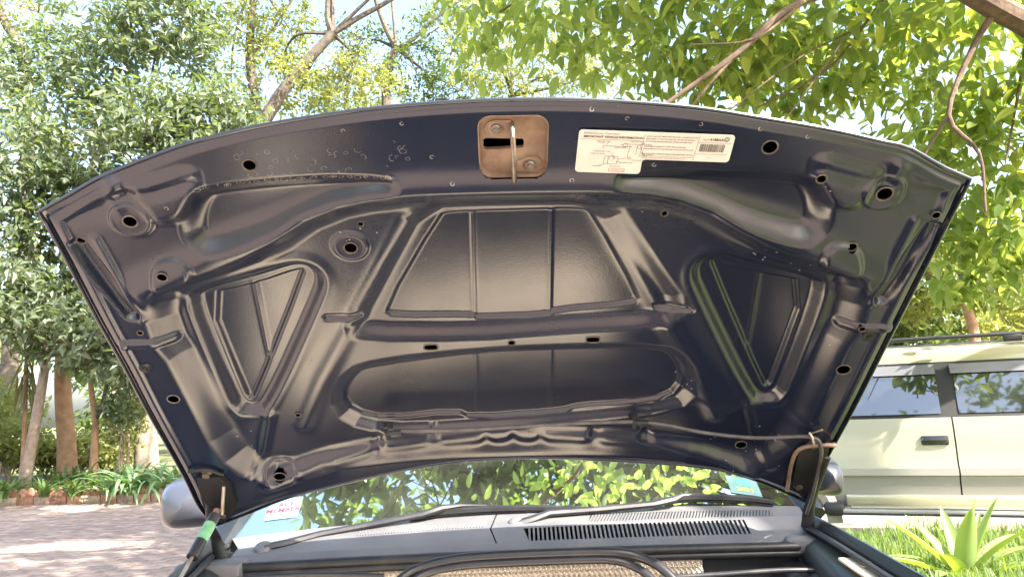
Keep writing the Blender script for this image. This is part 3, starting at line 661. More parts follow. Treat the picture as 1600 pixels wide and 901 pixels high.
def on_glass(x, y, lift=.002):
    p0 = np.array(GB[20]); nn = np.array(gN); best = None
    r = ray(x, y)
    # local base height varies across the glass: iterate
    q_ = CAM + r * (((p0 - CAM) @ nn) / (r @ nn))
    for _ in range(6):
        i = int(np.argmin([abs(g[0] - q_[0]) for g in GB])); q_ = CAM + r * (((np.array(GB[i]) + nn * lift - CAM) @ nn) / (r @ nn))
    return q_
# stickers
M['sticker'] = mat('pale_sticker', (0.15, 0.27, 0.26), 0.5, var=.06, vscale=20)
M['red_ink'] = mat('red_print', (0.55, 0.03, 0.06), 0.5); M['green_ink'] = mat('green_print', (0.12, 0.42, 0.34), 0.5); M['yellow_ink'] = mat('yellow_print', (0.6, 0.55, 0.10), 0.5)
def sticker(corner_px, texts, name):
    TLs, TRs, BLs = [np.array(on_glass(*q_)) for q_ in corner_px]; ex = TRs - TLs; ey = BLs - TLs; mb = MB(); mb.cs = False
    def pt(a, b, l=0): return TLs + ex * a + ey * b + np.array(gN) * l
    mb.add([pt(0, 0), pt(1, 0), pt(1, 1), pt(0, 1)], [(0, 1, 2, 3)])
    for (t, a, b, sz, mi_) in texts:
        mb.cm = mi_; vs_, fs_ = text_geo(t, 1.0, align='CENTER', bold=.02); asp = np.linalg.norm(ey) / np.linalg.norm(ex)
        mb.add([pt(a + vx * sz * asp, b - vy * sz, .0012) for vx, vy in vs_], fs_)
    return mb.build(name, [M['sticker'], M['red_ink'], M['green_ink'], M['yellow_ink']], glass)
sticker(((424, 781), (474, 775), (412, 813)), [('ACE', .54, .40, .30, 1), ('MEMBER', .50, .68, .30, 1), ('24 HOUR', .48, .86, .13, 2)], 'membership_sticker')
sticker(((1133, 742), (1180, 748), (1143, 769)), [('88', .5, .50, .5, 2), ('2024', .5, .82, .30, 3)], 'licence_sticker')

# wipers
def wiper(name, piv, arm, blade):
    e = tag(empty(name, piv), None); e.parent = car; e.matrix_parent_inverse = Matrix.Translation(car.location).inverted()
    def loc(q_): return tuple(np.array(q_) - np.array(piv))
    mb = MB(); P_ = [loc(q_) for q_ in arm]; k = len(P_); w_ = [.020] * 2 + [.017] * (k - 4) + [.009, .006]
    mb.tube(P_, w_[:k], 8, flat=.55); mb.build('wiper_arm', M['black_plastic'], e, world=False)
    mb = MB(); mb.lathe((0, 0, 0), (0, -.45, .9), [(.024, -.012), (.024, .006), (.019, .012), (.009, .014)], 18); mb.build('pivot_cap', M['grey_plastic'], e, world=False)
    mb = MB(); P_ = [loc(q_) for q_ in blade]
    mb.tube(P_, [.006] + [.009] * (len(P_) - 2) + [.006], 6); dn = np.array([0, .004, -.010])
    mb.tube([tuple(np.array(q_) + dn) for q_ in P_], .004, 6)
    for i in range(1, len(P_) - 1, 2): mb.box(np.array(P_[i]) + dn * .3, (.05, .012, .016), bev=.003)
    mb.build('wiper_blade', M['black_rubber'], e, world=False)
    return e
def og(x, y, l): return on_glass(x, y, l)
wiper('wiper', at_y(412, 858, 1.985), [at_y(412, 856, 1.985), at_y(450, 848, 2.01), at_y(500, 834, 2.05), og(600, 815, .03), og(660, 803, .03), og(690, 793, .028), og(722, 789, .022), og(760, 789, .018)], [og(640, 806, .018), og(700, 799, .018), og(760, 795, .018), og(830, 793, .018), og(880, 794, .018), og(930, 795, .016)])
wiper('wiper', at_y(808, 819, 2.03), [at_y(808, 818, 2.03), at_y(832, 811, 2.04), at_y(858, 801, 2.06), og(940, 795, .03), og(1020, 787, .03), og(1050, 780, .03), og(1066, 773, .022), og(1100, 772, .018)], [og(1020, 782, .018), og(1080, 776, .018), og(1130, 777, .018), og(1170, 779, .018), og(1208, 784, .016)])

# weatherstrip on the bulkhead rail: two stacked rubber beads
for (dy, r_, nm) in ((0, .012, 'weatherstrip'), (11, .010, 'rail_bead')):
    mb = MB(); pts = curve_between(at_y(345, 889 + dy, 1.885), at_y(800, 866 + dy, 1.875), at_y(1282, 853 + dy * .9, 1.885), 30); mb.tube(pts, r_, 10); mb.build(nm, M['black_rubber'], car)
# bulkhead below, with a woven heat shield in the middle
mb = MB(); top = curve_between(at_y(345, 905, 1.9), at_y(800, 880, 1.89), at_y(1282, 868, 1.9), 30)
mb.grid([[np.array(p) + np.array([0, .01, 0]) for p in top], [np.array([p[0], p[1] + .02, .55]) for p in top]]); mb.build('bulkhead', M['bay_dark'], car)
wm = bpy.data.materials.new('woven_foil'); wm.use_nodes = True; n = wm.node_tree; p = n.nodes['Principled BSDF']
p.inputs['Base Color'].default_value = (.52, .45, .37, 1); p.inputs['Metallic'].default_value = .75; p.inputs['Roughness'].default_value = .42
M['foil'] = wm
mb = MB(); fx0, fx1 = at_y(515, 890, 1.872)[0], at_y(1098, 880, 1.872)[0]; nx, nz = 110, 16
rows = []
for k in range(nz * 2 + 1):
    row = []
    for i in range(nx * 2 + 1):
        x = fx0 + (fx1 - fx0) * i / (nx * 2); zt = np.interp(x, [q_[0] for q_ in top], [q_[2] for q_ in top]) + .004
        bump_ = .0035 * math.sin(math.pi * i / 1.5 + (k % 2) * 1.6) * math.cos(math.pi * k / 1.5)
        row.append((x, 1.878 - .02 * k / (nz * 2) + bump_, zt - .12 * k / (nz * 2)))
    rows.append(row)
mb.grid(rows, smooth=False); mb.build('heat_shield', M['foil'], car)
# black bars arching over the engine
def bay_pipe(px, Y, r_, name='brace_bar'):
    mb = MB(); mb.tube(spline([at_y(x, y, Y - dy) for x, y, dy in px], 6), r_, 12); return mb.build(name, M['bar'], car)
M['bar'] = mat('satin_black_bar', (0.022, 0.022, 0.025), 0.3, dust=(0.10, 0.09, 0.08), dscale=12, dlo=.5, dhi=.9, damt=.4)
bay_pipe([(590, 950, .05), (625, 905, .02), (660, 885, 0), (710, 873, 0), (780, 867, 0), (880, 863, 0), (960, 862, 0), (1000, 870, 0), (1035, 888, .02), (1075, 930, .05), (1090, 960, .06)], 1.74, .0105)
bay_pipe([(610, 960, .05), (640, 912, .02), (672, 893, 0), (715, 884, 0), (780, 879, 0), (880, 875, 0), (950, 874, 0), (985, 882, 0), (1015, 900, .02), (1050, 940, .05), (1070, 970, .06)], 1.735, .009)
bay_pipe([(1030, 902, 0), (1120, 897, 0), (1230, 890, 0), (1290, 893, 0), (1312, 905, .02), (1320, 940, .04)], 1.76, .006, 'coolant_pipe')
bay_pipe([(360, 905, 0), (440, 899, 0), (520, 897, 0), (600, 899, 0)], 1.78, .006, 'coolant_pipe')

# ------------------------------------------------------------------ fenders, inner wings, body shell
def fender(s, top_px, name='fender'):
    pts = [at_y(x, y, Y) for x, y, Y in top_px]
    pts = [np.array(q_) for q_ in spline(pts, 6)]; mb = MB(); rows = []
    prof = [(-.075, -.085), (-.060, -.050), (-.045, -.040), (-.014, -.030), (-.008, -.004), (-.005, 0), (0, 0), (.004, -.004), (.010, -.03), (.03, -.09), (.07, -.20), (.085, -.38), (.08, -.54)]
    for q_ in pts: rows.append([q_ + np.array([s * a, 0, b]) for a, b in prof])
    mb.grid(rows); o = mb.build(name, M['car_paint'], car)
    mb = MB(); mb.tube([q_ + np.array([-s * .028, 0, -.024]) for q_ in pts], .007, 8); mb.build('fender_seal', M['black_rubber'], o)
    return o, pts
fr_o, fr_p = fender(1, [(1262, 800, 2.04), (1300, 818, 1.85), (1350, 845, 1.62), (1410, 879, 1.42), (1470, 912, 1.25), (1540, 952, 1.08), (1640, 1008, .92)])
fl_o, fl_p = fender(-1, [(338, 838, 2.04), (310, 858, 1.90), (270, 893, 1.68), (220, 932, 1.48), (140, 992, 1.25), (40, 1066, 1.05), (-30, 1118, .94)])
for s, P_ in ((1, fr_p), (-1, fl_p)):
    mb = MB(); mb.grid([[q_ + np.array([-s * .074, 0, -.086]) for q_ in P_], [q_ + np.array([-s * .12, 0, -.10]) for q_ in P_], [q_ + np.array([-s * .20, 0, -.22]) for q_ in P_], [q_ + np.array([-s * .24, 0, -.55]) for q_ in P_]])
    mb.build('inner_wing', M['bay_dark'] if s > 0 else M['wing_tan'], car)  # only the left wing is tan, to be mirrored in the hood
# bracket plate and bolt on the right wing, ledge below it
mb = MB(); a, b = at_y(1345, 862, 1.62), at_y(1400, 895, 1.45); d = Vector(b - a)
mb.box((Vector(a) + Vector(b)) / 2 + Vector((-.02, 0, -.012)), (.055, d.length * 1.0, .006), rot=d.to_track_quat('Y', 'Z').to_matrix(), bev=.002); br = mb.build('wing_bracket', M['bay_tan'], fr_o)
mb = MB(); mb.lathe((Vector(a) + Vector(b)) / 2 + Vector((-.02, 0, -.008)), (0, 0, 1), [(.012, 0), (.012, .003), (.008, .004), (.008, .010)], 6); mb.build('wing_bolt', M['bare_steel'], fr_o)
for s, xs in ((1, ((1288, 850), (1380, 912))),):
    mb = MB(); a, b = at_y(1290, 858, 1.88), at_y(1385, 925, 1.42); mb.tube([a, b], .008, 6); mb.grid([[a, b], [a + np.array([0, 0, -.3]), b + np.array([0, 0, -.3])]]); mb.build('wing_ledge', M['bay_dark'], car)
# engine bay furniture (mostly below the frame)
def rbox(name, c, size, m_, bev=.02, rz=0): mb = MB(); mb.box(c, size, rot=Matrix.Rotation(R(rz), 3, 'Z'), bev=bev); return mb.build(name, m_, car)
e_ = rbox('engine_cover', (-.19, 1.585, .86), (.86, .25, .10), M['bay_tan'], .04, rz=-7)  # placed, sized and coloured for the tan reflection on the hood underside
for i in range(3): mb = MB(); mb.tube([(-.44 + i * .27, 1.49 - i * .03, .912), (-.42 + i * .27, 1.67 - i * .03, .912)], .012, 8); mb.build('cover_rib', M['bay_tan'], e_)
rbox('intake_duct', (-.1, 1.22, .82), (.7, .22, .14), M['black_plastic'], .04)
mb = MB(); mb.lathe((-.3, 1.55, .905), (0, 0, 1), [(.035, 0), (.035, .02), (.028, .028)], 16); mb.build('oil_cap', M['black_plastic'], e_)
rbox('added_side_block', (-.60, 1.50, .94), (.20, .36, .06), M['bay_tan'], .02)  # unseen tan block added to give the hood's left side a tan reflection
rbox('added_side_block', (.66, 1.50, .88), (.22, .34, .06), M['bay_dark'], .02)  # added counterpart, kept dark so the hood's right side reflects dark
rbox('air_box', (.42, 1.32, .80), (.26, .40, .20), M['black_plastic'], .025)
rbox('battery', (-.50, 1.22, .78), (.20, .30, .22), M['black_plastic'], .008)
rbox('reservoir', (-.52, 1.62, .84), (.16, .14, .14), M['silver'], .03)
rbox('relay_box', (.46, 1.66, .84), (.18, .20, .12), M['black_plastic'], .02)
rbox('radiator_support', (0, .92, .80), (1.30, .10, .06), M['bay_dark'], .01)
rbox('bay_floor', (0, 1.42, .46), (1.3, 1.0, .05), M['bay_dark'], .01)
mb = MB(); mb.box((0, .80, .62), (1.25, .04, .30), bev=.01); gr = mb.build('grille', M['black_plastic'], car)
for i in range(7): mb = MB(); mb.box((-.42 + i * .14, .77, .62), (.05, .04, .24), bev=.01); mb.build('grille_bar', M['silver'], gr)
mb = MB(); mb.tube(curve_between((-.86, 1.0, .48), (0, .62, .50), (.86, 1.0, .48), 20), .10, 10); mb.build('bumper', M['black_plastic'], car)

# hinges: arm from the cowl corner to a bracket on the hood
def hinge(s, base, elbow, hood_px, lift):
    mb = MB(); hpnt = [hp(x, y, lift) for x, y in hood_px]
    P_ = [base, elbow] + hpnt; k_ = 4 * (len(P_) - 1) + 1; mb.tube(spline(P_, 4), [.017 - .010 * i / (k_ - 1) for i in range(k_)], 8, flat=.45)
    o = mb.build('hinge', M['bay_dark'], car); return o
hg = hinge(-1, at_y(345, 872, 1.93), at_y(337, 840, 1.92), [(332, 806), (330, 775)], .02)
for x, y in ((349, 802), (323, 739)):
    mb = MB(); mb.lathe(hp(x, y, -.002), DN, [(.013, 0), (.013, .003), (.009, .004), (.009, .011), (.004, .012)], 6); mb.build('hinge_bolt', M['bare_steel'], hg)
hg2 = hinge(1, at_y(1262, 822, 1.94), at_y(1264, 795, 1.92), [(1268, 765), (1277, 735), (1288, 700)], .022)
for x, y in ((1270, 693), (1247, 757)):
    mb = MB(); mb.lathe(hp(x, y, -.002), DN, [(.013, 0), (.013, .003), (.009, .004), (.009, .011), (.004, .012)], 6); mb.build('hinge_bolt', M['bare_steel'], hg2)
def plate(name, px_, lift, m_, par, th=.004):
    base = np.array([hp(x, y, 0) for x, y in px_]); c_ = base.mean(0); n1 = np.array(DN); k = len(px_); h_ = max((q_ - c_) @ n1 for q_ in base) + lift
    flat_ = [q_ - n1 * ((q_ - c_) @ n1) + n1 * h_ for q_ in base]; mb = MB(); mb.cs = False
    mb.add(flat_ + [q_ - n1 * .012 for q_ in flat_], [list(range(k)), list(range(2 * k - 1, k - 1, -1))] + [(i, (i + 1) % k, k + (i + 1) % k, k + i) for i in range(k)]); return mb.build(name, m_, par)
plate('hinge_plate', [(308, 742), (345, 738), (362, 752), (372, 785), (352, 814), (332, 812), (318, 790)], .002, M['bay_dark'], hood)
plate('hinge_plate', [(1246, 697), (1296, 690), (1290, 720), (1272, 765), (1250, 772), (1236, 750)], .002, M['bay_dark'], hood)
mb = MB(); mb.tube([hp(352, 752, .012), hp(356, 772, .05), hp(350, 790, .012)], .004, 8); mb.build('strut_loop', M['bare_steel'], hood)
# bracket outline flanges on the hood
mb = MB(); mb.tube(spline([hp(1228, 760, .006), hp(1235, 720, .008), hp(1246, 696, .012), (hp(1272, 686, .016)), hp(1298, 685, .016), hp(1302, 692, .012)], 5), .0048, 8); mb.build('hinge_flange', M['rust'], hood)
mb = MB(); mb.tube(spline([hp(296, 730, .006), hp(325, 729, .008), hp(350, 738, .006)], 5), .004, 8); mb.build('hinge_flange', M['bay_dark'], hood)
# gas strut on the left
mb = MB(); sA, sB = hp(345, 775, .05), at_y(300, 870, 1.70); sA = np.array(sA); sB = np.array(sB); dv = sB - sA
mb.tube([sA, sA + dv], .0125, 14); stt = mb.build('gas_strut', M['black_plastic'], car)
M['strut_label'] = mat('green_strut_label', (0.13, 0.34, 0.17), 0.5, col2=(0.22, 0.45, 0.25), vscale=60)
mb = MB(); mb.tube([sA + dv * .22, sA + dv * .62], .0131, 14, cap=False); mb.build('strut_label', M['strut_label'], stt)
mb = MB(); mb.tube([sA - dv * .12, sA + dv * .02], .010, 10); mb.build('strut_end', M['rust'], stt)
mb = MB(); mb.tube([sB, sB + dv * .55], .0045, 10); mb.build('piston_rod', M['bare_steel'], stt)

# doors, pillars and roof (behind the hood, seen when stepping aside)
mb = MB()
bs = []
for y, w_, z0 in ((2.04, .78, 1.02), (2.3, .86, 1.06), (3.0, .90, 1.07), (4.2, .90, 1.09), (4.7, .86, 1.09)):
    bs.append((y, w_, z0))
for s in (1, -1):
    mb.grid([[(s * (w_ - .02), y, z0) , (s * (w_ + .02), y, z0 - .08), (s * (w_ + .045), y, .75), (s * (w_ + .03), y, .42), (s * (w_ - .06), y, .30)] for y, w_, z0 in bs])
mb.grid([[(x, 4.72, z) for x in (-.88, 0, .88)] for z in (.3, .7, 1.09)])
side_o = mb.build('body_side', M['car_paint'], car)
mb = MB()
rf = [[(x, y, 1.70 + .05 * (1 - (x / .66) ** 2) - dz) for x in np.linspace(-.66, .66, 9)] for y, dz in ((2.86, .09), (3.0, .02), (3.4, 0), (4.2, .01), (4.66, .05))]
mb.grid(rf); roof_o = mb.build('roof', M['car_paint'], car)
for s, k in ((-1, 0), (1, -1)):
    mb = MB(); a = np.array(gl_rows[0][k]); b = np.array([s * .66, 2.86, 1.62]); mb.tube([a + np.array([s * .03, -.02, -.02]), (a + b) / 2 + np.array([s * .02, 0, .0]), b], .035, 8, flat=.7); mb.build('windshield_pillar', M['car_paint'], car)
    for y0 in (3.45, 4.6): mb = MB(); mb.tube([(s * .90, y0, 1.08), (s * .70, y0 - .05, 1.66)], .035, 8); mb.build('door_pillar', M['car_paint'], car)
    mb = MB(); mb.grid([[(s * .885, 2.35, 1.075), (s * .70, 2.92, 1.62)], [(s * .885, 3.42, 1.085), (s * .70, 3.40, 1.66)]]); mb.build('side_window', M['glass'], car)
    mb = MB(); mb.grid([[(s * .885, 3.48, 1.085), (s * .70, 3.45, 1.66)], [(s * .885, 4.58, 1.09), (s * .70, 4.5, 1.64)]]); mb.build('side_window', M['glass'], car)
mb = MB(); mb.grid([[(x, y, z + .02 * (1 - x * x)) for x in np.linspace(-.74, .74, 9)] for y, z in ((2.16, 1.055), (2.35, 1.075), (2.62, 1.07), (2.75, 1.02), (2.78, .7))]); mb.build('dashboard', M['bay_dark'], car)
for s in (-1, 1):
    mb = MB(); mb.box((s * .36, 3.35, .86), (.50, .16, .62), rot=Matrix.Rotation(R(-14), 3, 'X'), bev=.05); mb.box((s * .36, 3.42, 1.27), (.26, .10, .18), bev=.04); mb.build('seat', M['black_rubber'], car)
for (x, y) in ((-.80, 1.42), (.80, 1.42), (-.80, 4.05), (.80, 4.05)):
    mb = MB(); mb.lathe((x - (.11 if x < 0 else -.11) * 0, y, .36), (1 if x > 0 else -1, 0, 0), [(.20, -.11), (.34, -.11), (.362, -.08), (.362, .06), (.34, .10), (.24, .10), (.22, .07), (.05, .06), (.04, .08)], 28); mb.build('wheel', M['black_rubber'], car)
# door mirrors
M['mirror'] = mat('mirror_housing', (0.05, 0.056, 0.075), 0.28, coat=.4)
def door_mirror(c, s, w_, h):
    mb = MB(); rows = []
    c = Vector(c)
    for k in range(14):
        t = k / 13; sc = math.sin(math.acos(1 - t * .97)) if t < 1 else 1.0; sc = max(.05, sc ** .75); row = []
        for i in range(24):
            a = 2 * math.pi * i / 24; ca, sa2 = math.cos(a), math.sin(a)
            x = abs(ca) ** .55 * (1 if ca > 0 else -1) * w_ / 2; z = abs(sa2) ** .6 * (1 if sa2 > 0 else -1) * h / 2
            row.append(c + Vector((x * sc, -.10 + .15 * t, z * sc - .02 * (x * s) / w_)))
        rows.append(row)
    mb.grid(rows, close=True); mb.add(rows[0], [list(range(24))]); mb.add(rows[-1], [list(range(24))])
    o = mb.build('side_mirror', M['mirror'], car)
    mb = MB(); mb.box(c + Vector((-s * w_ * .62, .02, -h * .32)), (w_ * .5, .06, h * .25), bev=.012); mb.build('mirror_mount', M['black_plastic'], o)
    return o
door_mirror(at_y(305, 783, 2.42), -1, .215, .165)
door_mirror(at_y(1283, 742, 2.42), 1, .115, .125)
# ================================================================== ground
def paving_mat():
    mt = bpy.data.materials.new('brick_paving'); mt.use_nodes = True; n = mt.node_tree; p = n.nodes['Principled BSDF']
    tc = n.nodes.new('ShaderNodeTexCoord'); bt = n.nodes.new('ShaderNodeTexBrick'); bt.inputs['Scale'].default_value = 1.0
    bt.inputs['Brick Width'].default_value = .23; bt.inputs['Row Height'].default_value = .118; bt.inputs['Mortar Size'].default_value = .006
    bt.inputs['Color1'].default_value = (.24, .182, .148, 1); bt.inputs['Color2'].default_value = (.30, .235, .195, 1); bt.inputs['Mortar'].default_value = (.22, .17, .14, 1)
    n.links.new(tc.outputs['Object'], bt.inputs['Vector']); nz = n.nodes.new('ShaderNodeTexNoise'); nz.inputs['Scale'].default_value = 1.3; nz.inputs['Detail'].default_value = 8
    n.links.new(tc.outputs['Object'], nz.inputs['Vector']); mx = n.nodes.new('ShaderNodeMix'); mx.data_type = 'RGBA'; mx.blend_type = 'MULTIPLY'; mx.inputs['Factor'].default_value = .6
    cr = n.nodes.new('ShaderNodeValToRGB'); cr.color_ramp.elements[0].color = (.6, .58, .55, 1); cr.color_ramp.elements[1].color = (1.15, 1.1, 1.05, 1); n.links.new(nz.outputs['Fac'], cr.inputs['Fac'])
    n.links.new(bt.outputs['Color'], mx.inputs['A']); n.links.new(cr.outputs['Color'], mx.inputs['B']); n.links.new(mx.outputs['Result'], p.inputs['Base Color']); p.inputs['Roughness'].default_value = .85
    return mt
M['paving'] = paving_mat()
M['soil'] = mat('soil_and_lawn', (.09, .11, .035), .95, col2=(.17, .17, .07), vscale=1.2, bump=.4, bscale=20)
M['bed_soil'] = mat('bed_soil', (.07, .05, .032), .95, col2=(.12, .09, .055), vscale=6, bump=.5, bscale=40)
def sheet(name, poly, z, m_, kind='structure'):
    mb = MB(); mb.cs = False; mb.add([(x, y, z) for x, y in poly], [list(range(len(poly)))]); o = mb.build(name, m_)
    o['kind'] = kind; return o
sheet('ground', [(-150, -120), (150, -120), (150, 250), (-150, 250)], -.02, M['soil'])
K0, K1 = at_z(0, 791, 0)[:2], at_z(255, 783.5, 0)[:2]; kd = (K1 - K0) / np.linalg.norm(K1 - K0); kn = np.array([-kd[1], kd[0]])
if kn[1] < 0: kn = -kn
KA, KB = K0 - kd * 6, K1 + kd * 11
drive = sheet('driveway', [(-30, -30), (30, -30), (30, 20), (KB[0] + 3, KB[1]), tuple(KB), tuple(KA), (-30, KA[1])], 0.0, M['paving'])
sheet('garden_bed', [tuple(KA + kn * .1), tuple(KB + kn * .1), tuple(KB + kn * 5.5), tuple(KA + kn * 5.5)], .16, M['bed_soil'])
# paving bricks seen to the left of the car
bk_mats = [mat('paver_a', (.25, .19, .155), .85, var=.25, vscale=9, bump=.3, bscale=60), mat('paver_b', (.29, .225, .185), .85, var=.25, vscale=9, bump=.3, bscale=60), mat('paver_c', (.21, .16, .132), .85, var=.25, vscale=9, bump=.3, bscale=60)]
def brick_mesh(m_):
    mb = MB(); mb.box((0, 0, .0), (.222, .110, .012), bev=.003); o = mb.build('brick', m_); me = o.data; bpy.data.objects.remove(o); return me
bms = [brick_mesh(q_) for q_ in bk_mats]; rbk = random.Random(8); cand = []
ya = math.atan2(kd[1], kd[0])
for i in range(-10, 60):
    for j in range(0, 64):
        p = K0 + kd * ((i + (j % 2) * .5) * .228) - kn * (.10 + j * .116)
        d = np.array([p[0], p[1], 0]) - CAM; z_ = d @ _f
        if z_ < .5: continue
        px_, py_ = 800 + FPX * (d @ CR) / z_, 450.5 - FPX * (d @ CU) / z_
        if -30 < px_ < 345 and py_ < 930: cand.append((z_, p))
cand.sort(key=lambda q_: q_[0])
for k, (z_, p) in enumerate(cand[:300]):
    o = bpy.data.objects.new('brick', rbk.choice(bms)); C.objects.link(o); o.location = (p[0], p[1], .003 + rbk.uniform(-.001, .002)); o.rotation_euler = (rbk.uniform(-.01, .01), rbk.uniform(-.01, .01), ya + rbk.uniform(-.008, .008)); o.parent = drive
mb = MB(); Rz = Matrix.Rotation(ya, 3, 'Z')
for z_, p in cand[300:]:
    mb.cm = rbk.randrange(3); mb.box((p[0], p[1], .003 + rbk.uniform(-.001, .002)), (.222, .110, .012), rot=Rz)
o = mb.build('paving_bricks', bk_mats, drive); o['kind'] = 'stuff'
# zigzag brick edging on a low brick kerb
ed_m = [mat('edging_brick_a', (.40, .22, .15), .85, var=.3, vscale=14, bump=.4, bscale=50), mat('edging_brick_b', (.36, .27, .21), .85, var=.3, vscale=14, bump=.4, bscale=50), mat('edging_brick_c', (.30, .16, .11), .85, var=.3, vscale=14, bump=.4, bscale=50)]
edg = tag(empty('brick_edging', (K0[0], K0[1], 0)), 'low kerb of terracotta bricks with a zigzag top row along the garden bed', 'garden edging')
Lk = np.linalg.norm(KB - KA); nk = int(Lk / .30)
kb_me = []
for q_ in ed_m:
    mb = MB(); mb.box((0, 0, 0), (.285, .12, .15), bev=.012); o = mb.build('brick', q_); kb_me.append(o.data); bpy.data.objects.remove(o)
zb_me = []
for q_ in ed_m:
    mb = MB(); mb.box((0, 0, 0), (.145, .10, .145), bev=.006); o = mb.build('brick', q_); zb_me.append(o.data); bpy.data.objects.remove(o)
inv = Matrix.Translation(edg.location).inverted()
for i in range(nk):
    p = KA + kd * (i + .5) * .30 + kn * .05
    o = bpy.data.objects.new('kerb_brick', rbk.choice(kb_me)); C.objects.link(o); o.parent = edg; o.matrix_parent_inverse = inv; o.location = (p[0], p[1], .072); o.rotation_euler = (0, 0, ya + rbk.uniform(-.03, .03))
for i in range(int(Lk / .165)):
    p = KA + kd * (i + .5) * .165 + kn * .07
    o = bpy.data.objects.new('edging_brick', rbk.choice(zb_me)); C.objects.link(o); o.parent = edg; o.matrix_parent_inverse = inv; o.location = (p[0], p[1], .19 + rbk.uniform(-.015, .015)); o.rotation_euler = (0, R(45) + rbk.uniform(-.1, .1), ya + rbk.uniform(-.06, .06))

# ================================================================== foliage
rng = np.random.default_rng(7)
def leaves(centers, size, aspect=.45, droop=.35, seed=0, fold=.18, jitter=.35, up=0.6):
    """one folded diamond per centre -> V, F"""
    g = np.random.default_rng(seed); n_ = len(centers)
    L = size * g.uniform(1 - jitter, 1 + jitter, n_); az = g.uniform(0, 2 * np.pi, n_); el = g.normal(-droop, .55, n_)
    d = np.stack([np.cos(az) * np.cos(el), np.sin(az) * np.cos(el), np.sin(el)], 1)
    nr = g.normal(0, 1, (n_, 3)); nr[:, 2] = np.abs(nr[:, 2]) + up; s = np.cross(d, nr); s /= np.linalg.norm(s, axis=1, keepdims=True); nn = np.cross(s, d)
    Lc = L[:, None]; mid = centers + d * Lc * .42
    base = centers; tip = centers + d * Lc - nn * Lc * .10
    lf = mid + s * Lc * aspect * .5 + nn * Lc * fold * .5; rt = mid - s * Lc * aspect * .5 + nn * Lc * fold * .5
    V = np.stack([base, lf, tip, rt], 1).reshape(-1, 3); b = np.arange(n_)[:, None] * 4
    F = np.concatenate([b + np.array([[0, 2, 1]]), b + np.array([[0, 3, 2]])], 0)
    return V, F
def blob_pts(c, r, n_, g, clump=.16, nc=None):
    """points in clumps inside an ellipsoid"""
    nc = nc or max(6, n_ // 34); r = np.asarray(r, float)
    q_ = g.normal(0, 1, (nc, 3)); q_ /= np.linalg.norm(q_, axis=1, keepdims=True); q_ *= g.uniform(.15, 1, (nc, 1)) ** .45
    cc = np.asarray(c) + q_ * r; k = g.integers(0, nc, n_); sp = clump * r.mean() * g.uniform(.5, 1.5, nc)[k]
    return cc[k] + g.normal(0, 1, (n_, 3)) * sp[:, None] * np.array([1, 1, .7])
M['bark'] = mat('grey_bark', (.19, .145, .11), .9, col2=(.30, .24, .18), vscale=9, bump=.8, bscale=24)
M['bark_warm'] = mat('warm_bark', (.24, .14, .075), .9, col2=(.36, .23, .13), vscale=7, bump=.8, bscale=26)
M['bark_dark'] = mat('dark_bark', (.06, .048, .038), .9, col2=(.115, .095, .075), vscale=9, bump=.8, bscale=24)
M['leaf_blue'] = leaf_mat('glossy_grey_green_leaf', (.075, .105, .068), (.155, .19, .125), .38, (1.9, 2.0, .55), .30, .7)
M['leaf_mid'] = leaf_mat('mid_green_leaf', (.065, .105, .035), (.13, .175, .06), .45, (1.8, 1.75, .8), .4)
M['leaf_yellow'] = leaf_mat('yellow_green_leaf', (.17, .20, .07), (.29, .31, .125), .58, (1.55, 1.5, .7), .45)
M['leaf_near'] = leaf_mat('broad_green_leaf', (.14, .20, .065), (.24, .30, .10), .66, (1.8, 1.75, .8), .38, .5)
M['leaf_strap'] = leaf_mat('pale_strap_leaf', (.10, .19, .09), (.19, .29, .15), .3, (1.5, 1.6, .6), .4)
M['bark_twig'] = mat('twig_bark', (.085, .055, .038), .9, col2=(.15, .10, .07), vscale=14, bump=.6, bscale=40)
def limb(mb, pts, r0, r1, n_=8):
    P_ = spline(pts, 4); k = len(P_); mb.tube(P_, [r0 + (r1 - r0) * (i / (k - 1)) ** .8 for i in range(k)], n_)
def tree(name, label, trunk, branches, blobs, leaf, m_leaf, m_bark, seed, group=None, aspect=.45, droop=.35, clump=.16, cat='tree', up=.6, dens_=1.0):
    g = np.random.default_rng(seed); base = np.array(trunk[0][0]); e = tag(empty(name, tuple(base)), label, cat, group)
    mb = MB(); limb(mb, [p for p, _ in trunk], trunk[0][1], trunk[-1][1], 12)
    t_ = mb.build('trunk', m_bark, e)
    if branches:
        for br_ in branches:
            mb = MB(); limb(mb, br_[0], br_[1], br_[2]); mb.build('branch', m_bark if name != 'garden_tree' else M['bark_dark'], t_)
    # twigs reach from the trunk top into every blob
    mb = MB(); top_ = np.array(trunk[-1][0])
    for c, r, n_ in blobs:
        c = np.array(c); mid = (top_ + c) / 2 + g.normal(0, .15, 3); limb(mb, [top_, mid, c], .5 * trunk[-1][1] + .01, .012, 6)
        for _ in range(5): limb(mb, [c, c + g.normal(0, .35, 3) * np.array(r), c + g.normal(0, .55, 3) * np.array(r)], .014, .005, 5)
    mb.build('limbs', M['bark_dark'], t_)
    pts = np.concatenate([blob_pts(c, r, int(n_ * dens_), g, clump) for c, r, n_ in blobs]); V, F = leaves(pts, leaf, aspect, droop, seed, up=up)
    fast('crown', V, F, m_leaf, e, smooth=False)
    return e
def B(px_, py_, Y, rx, ry, rz, n_):
    c = at_y(px_, py_, Y); k = Y / FPX; return (c, (rx * k, rz, ry * k), n_)

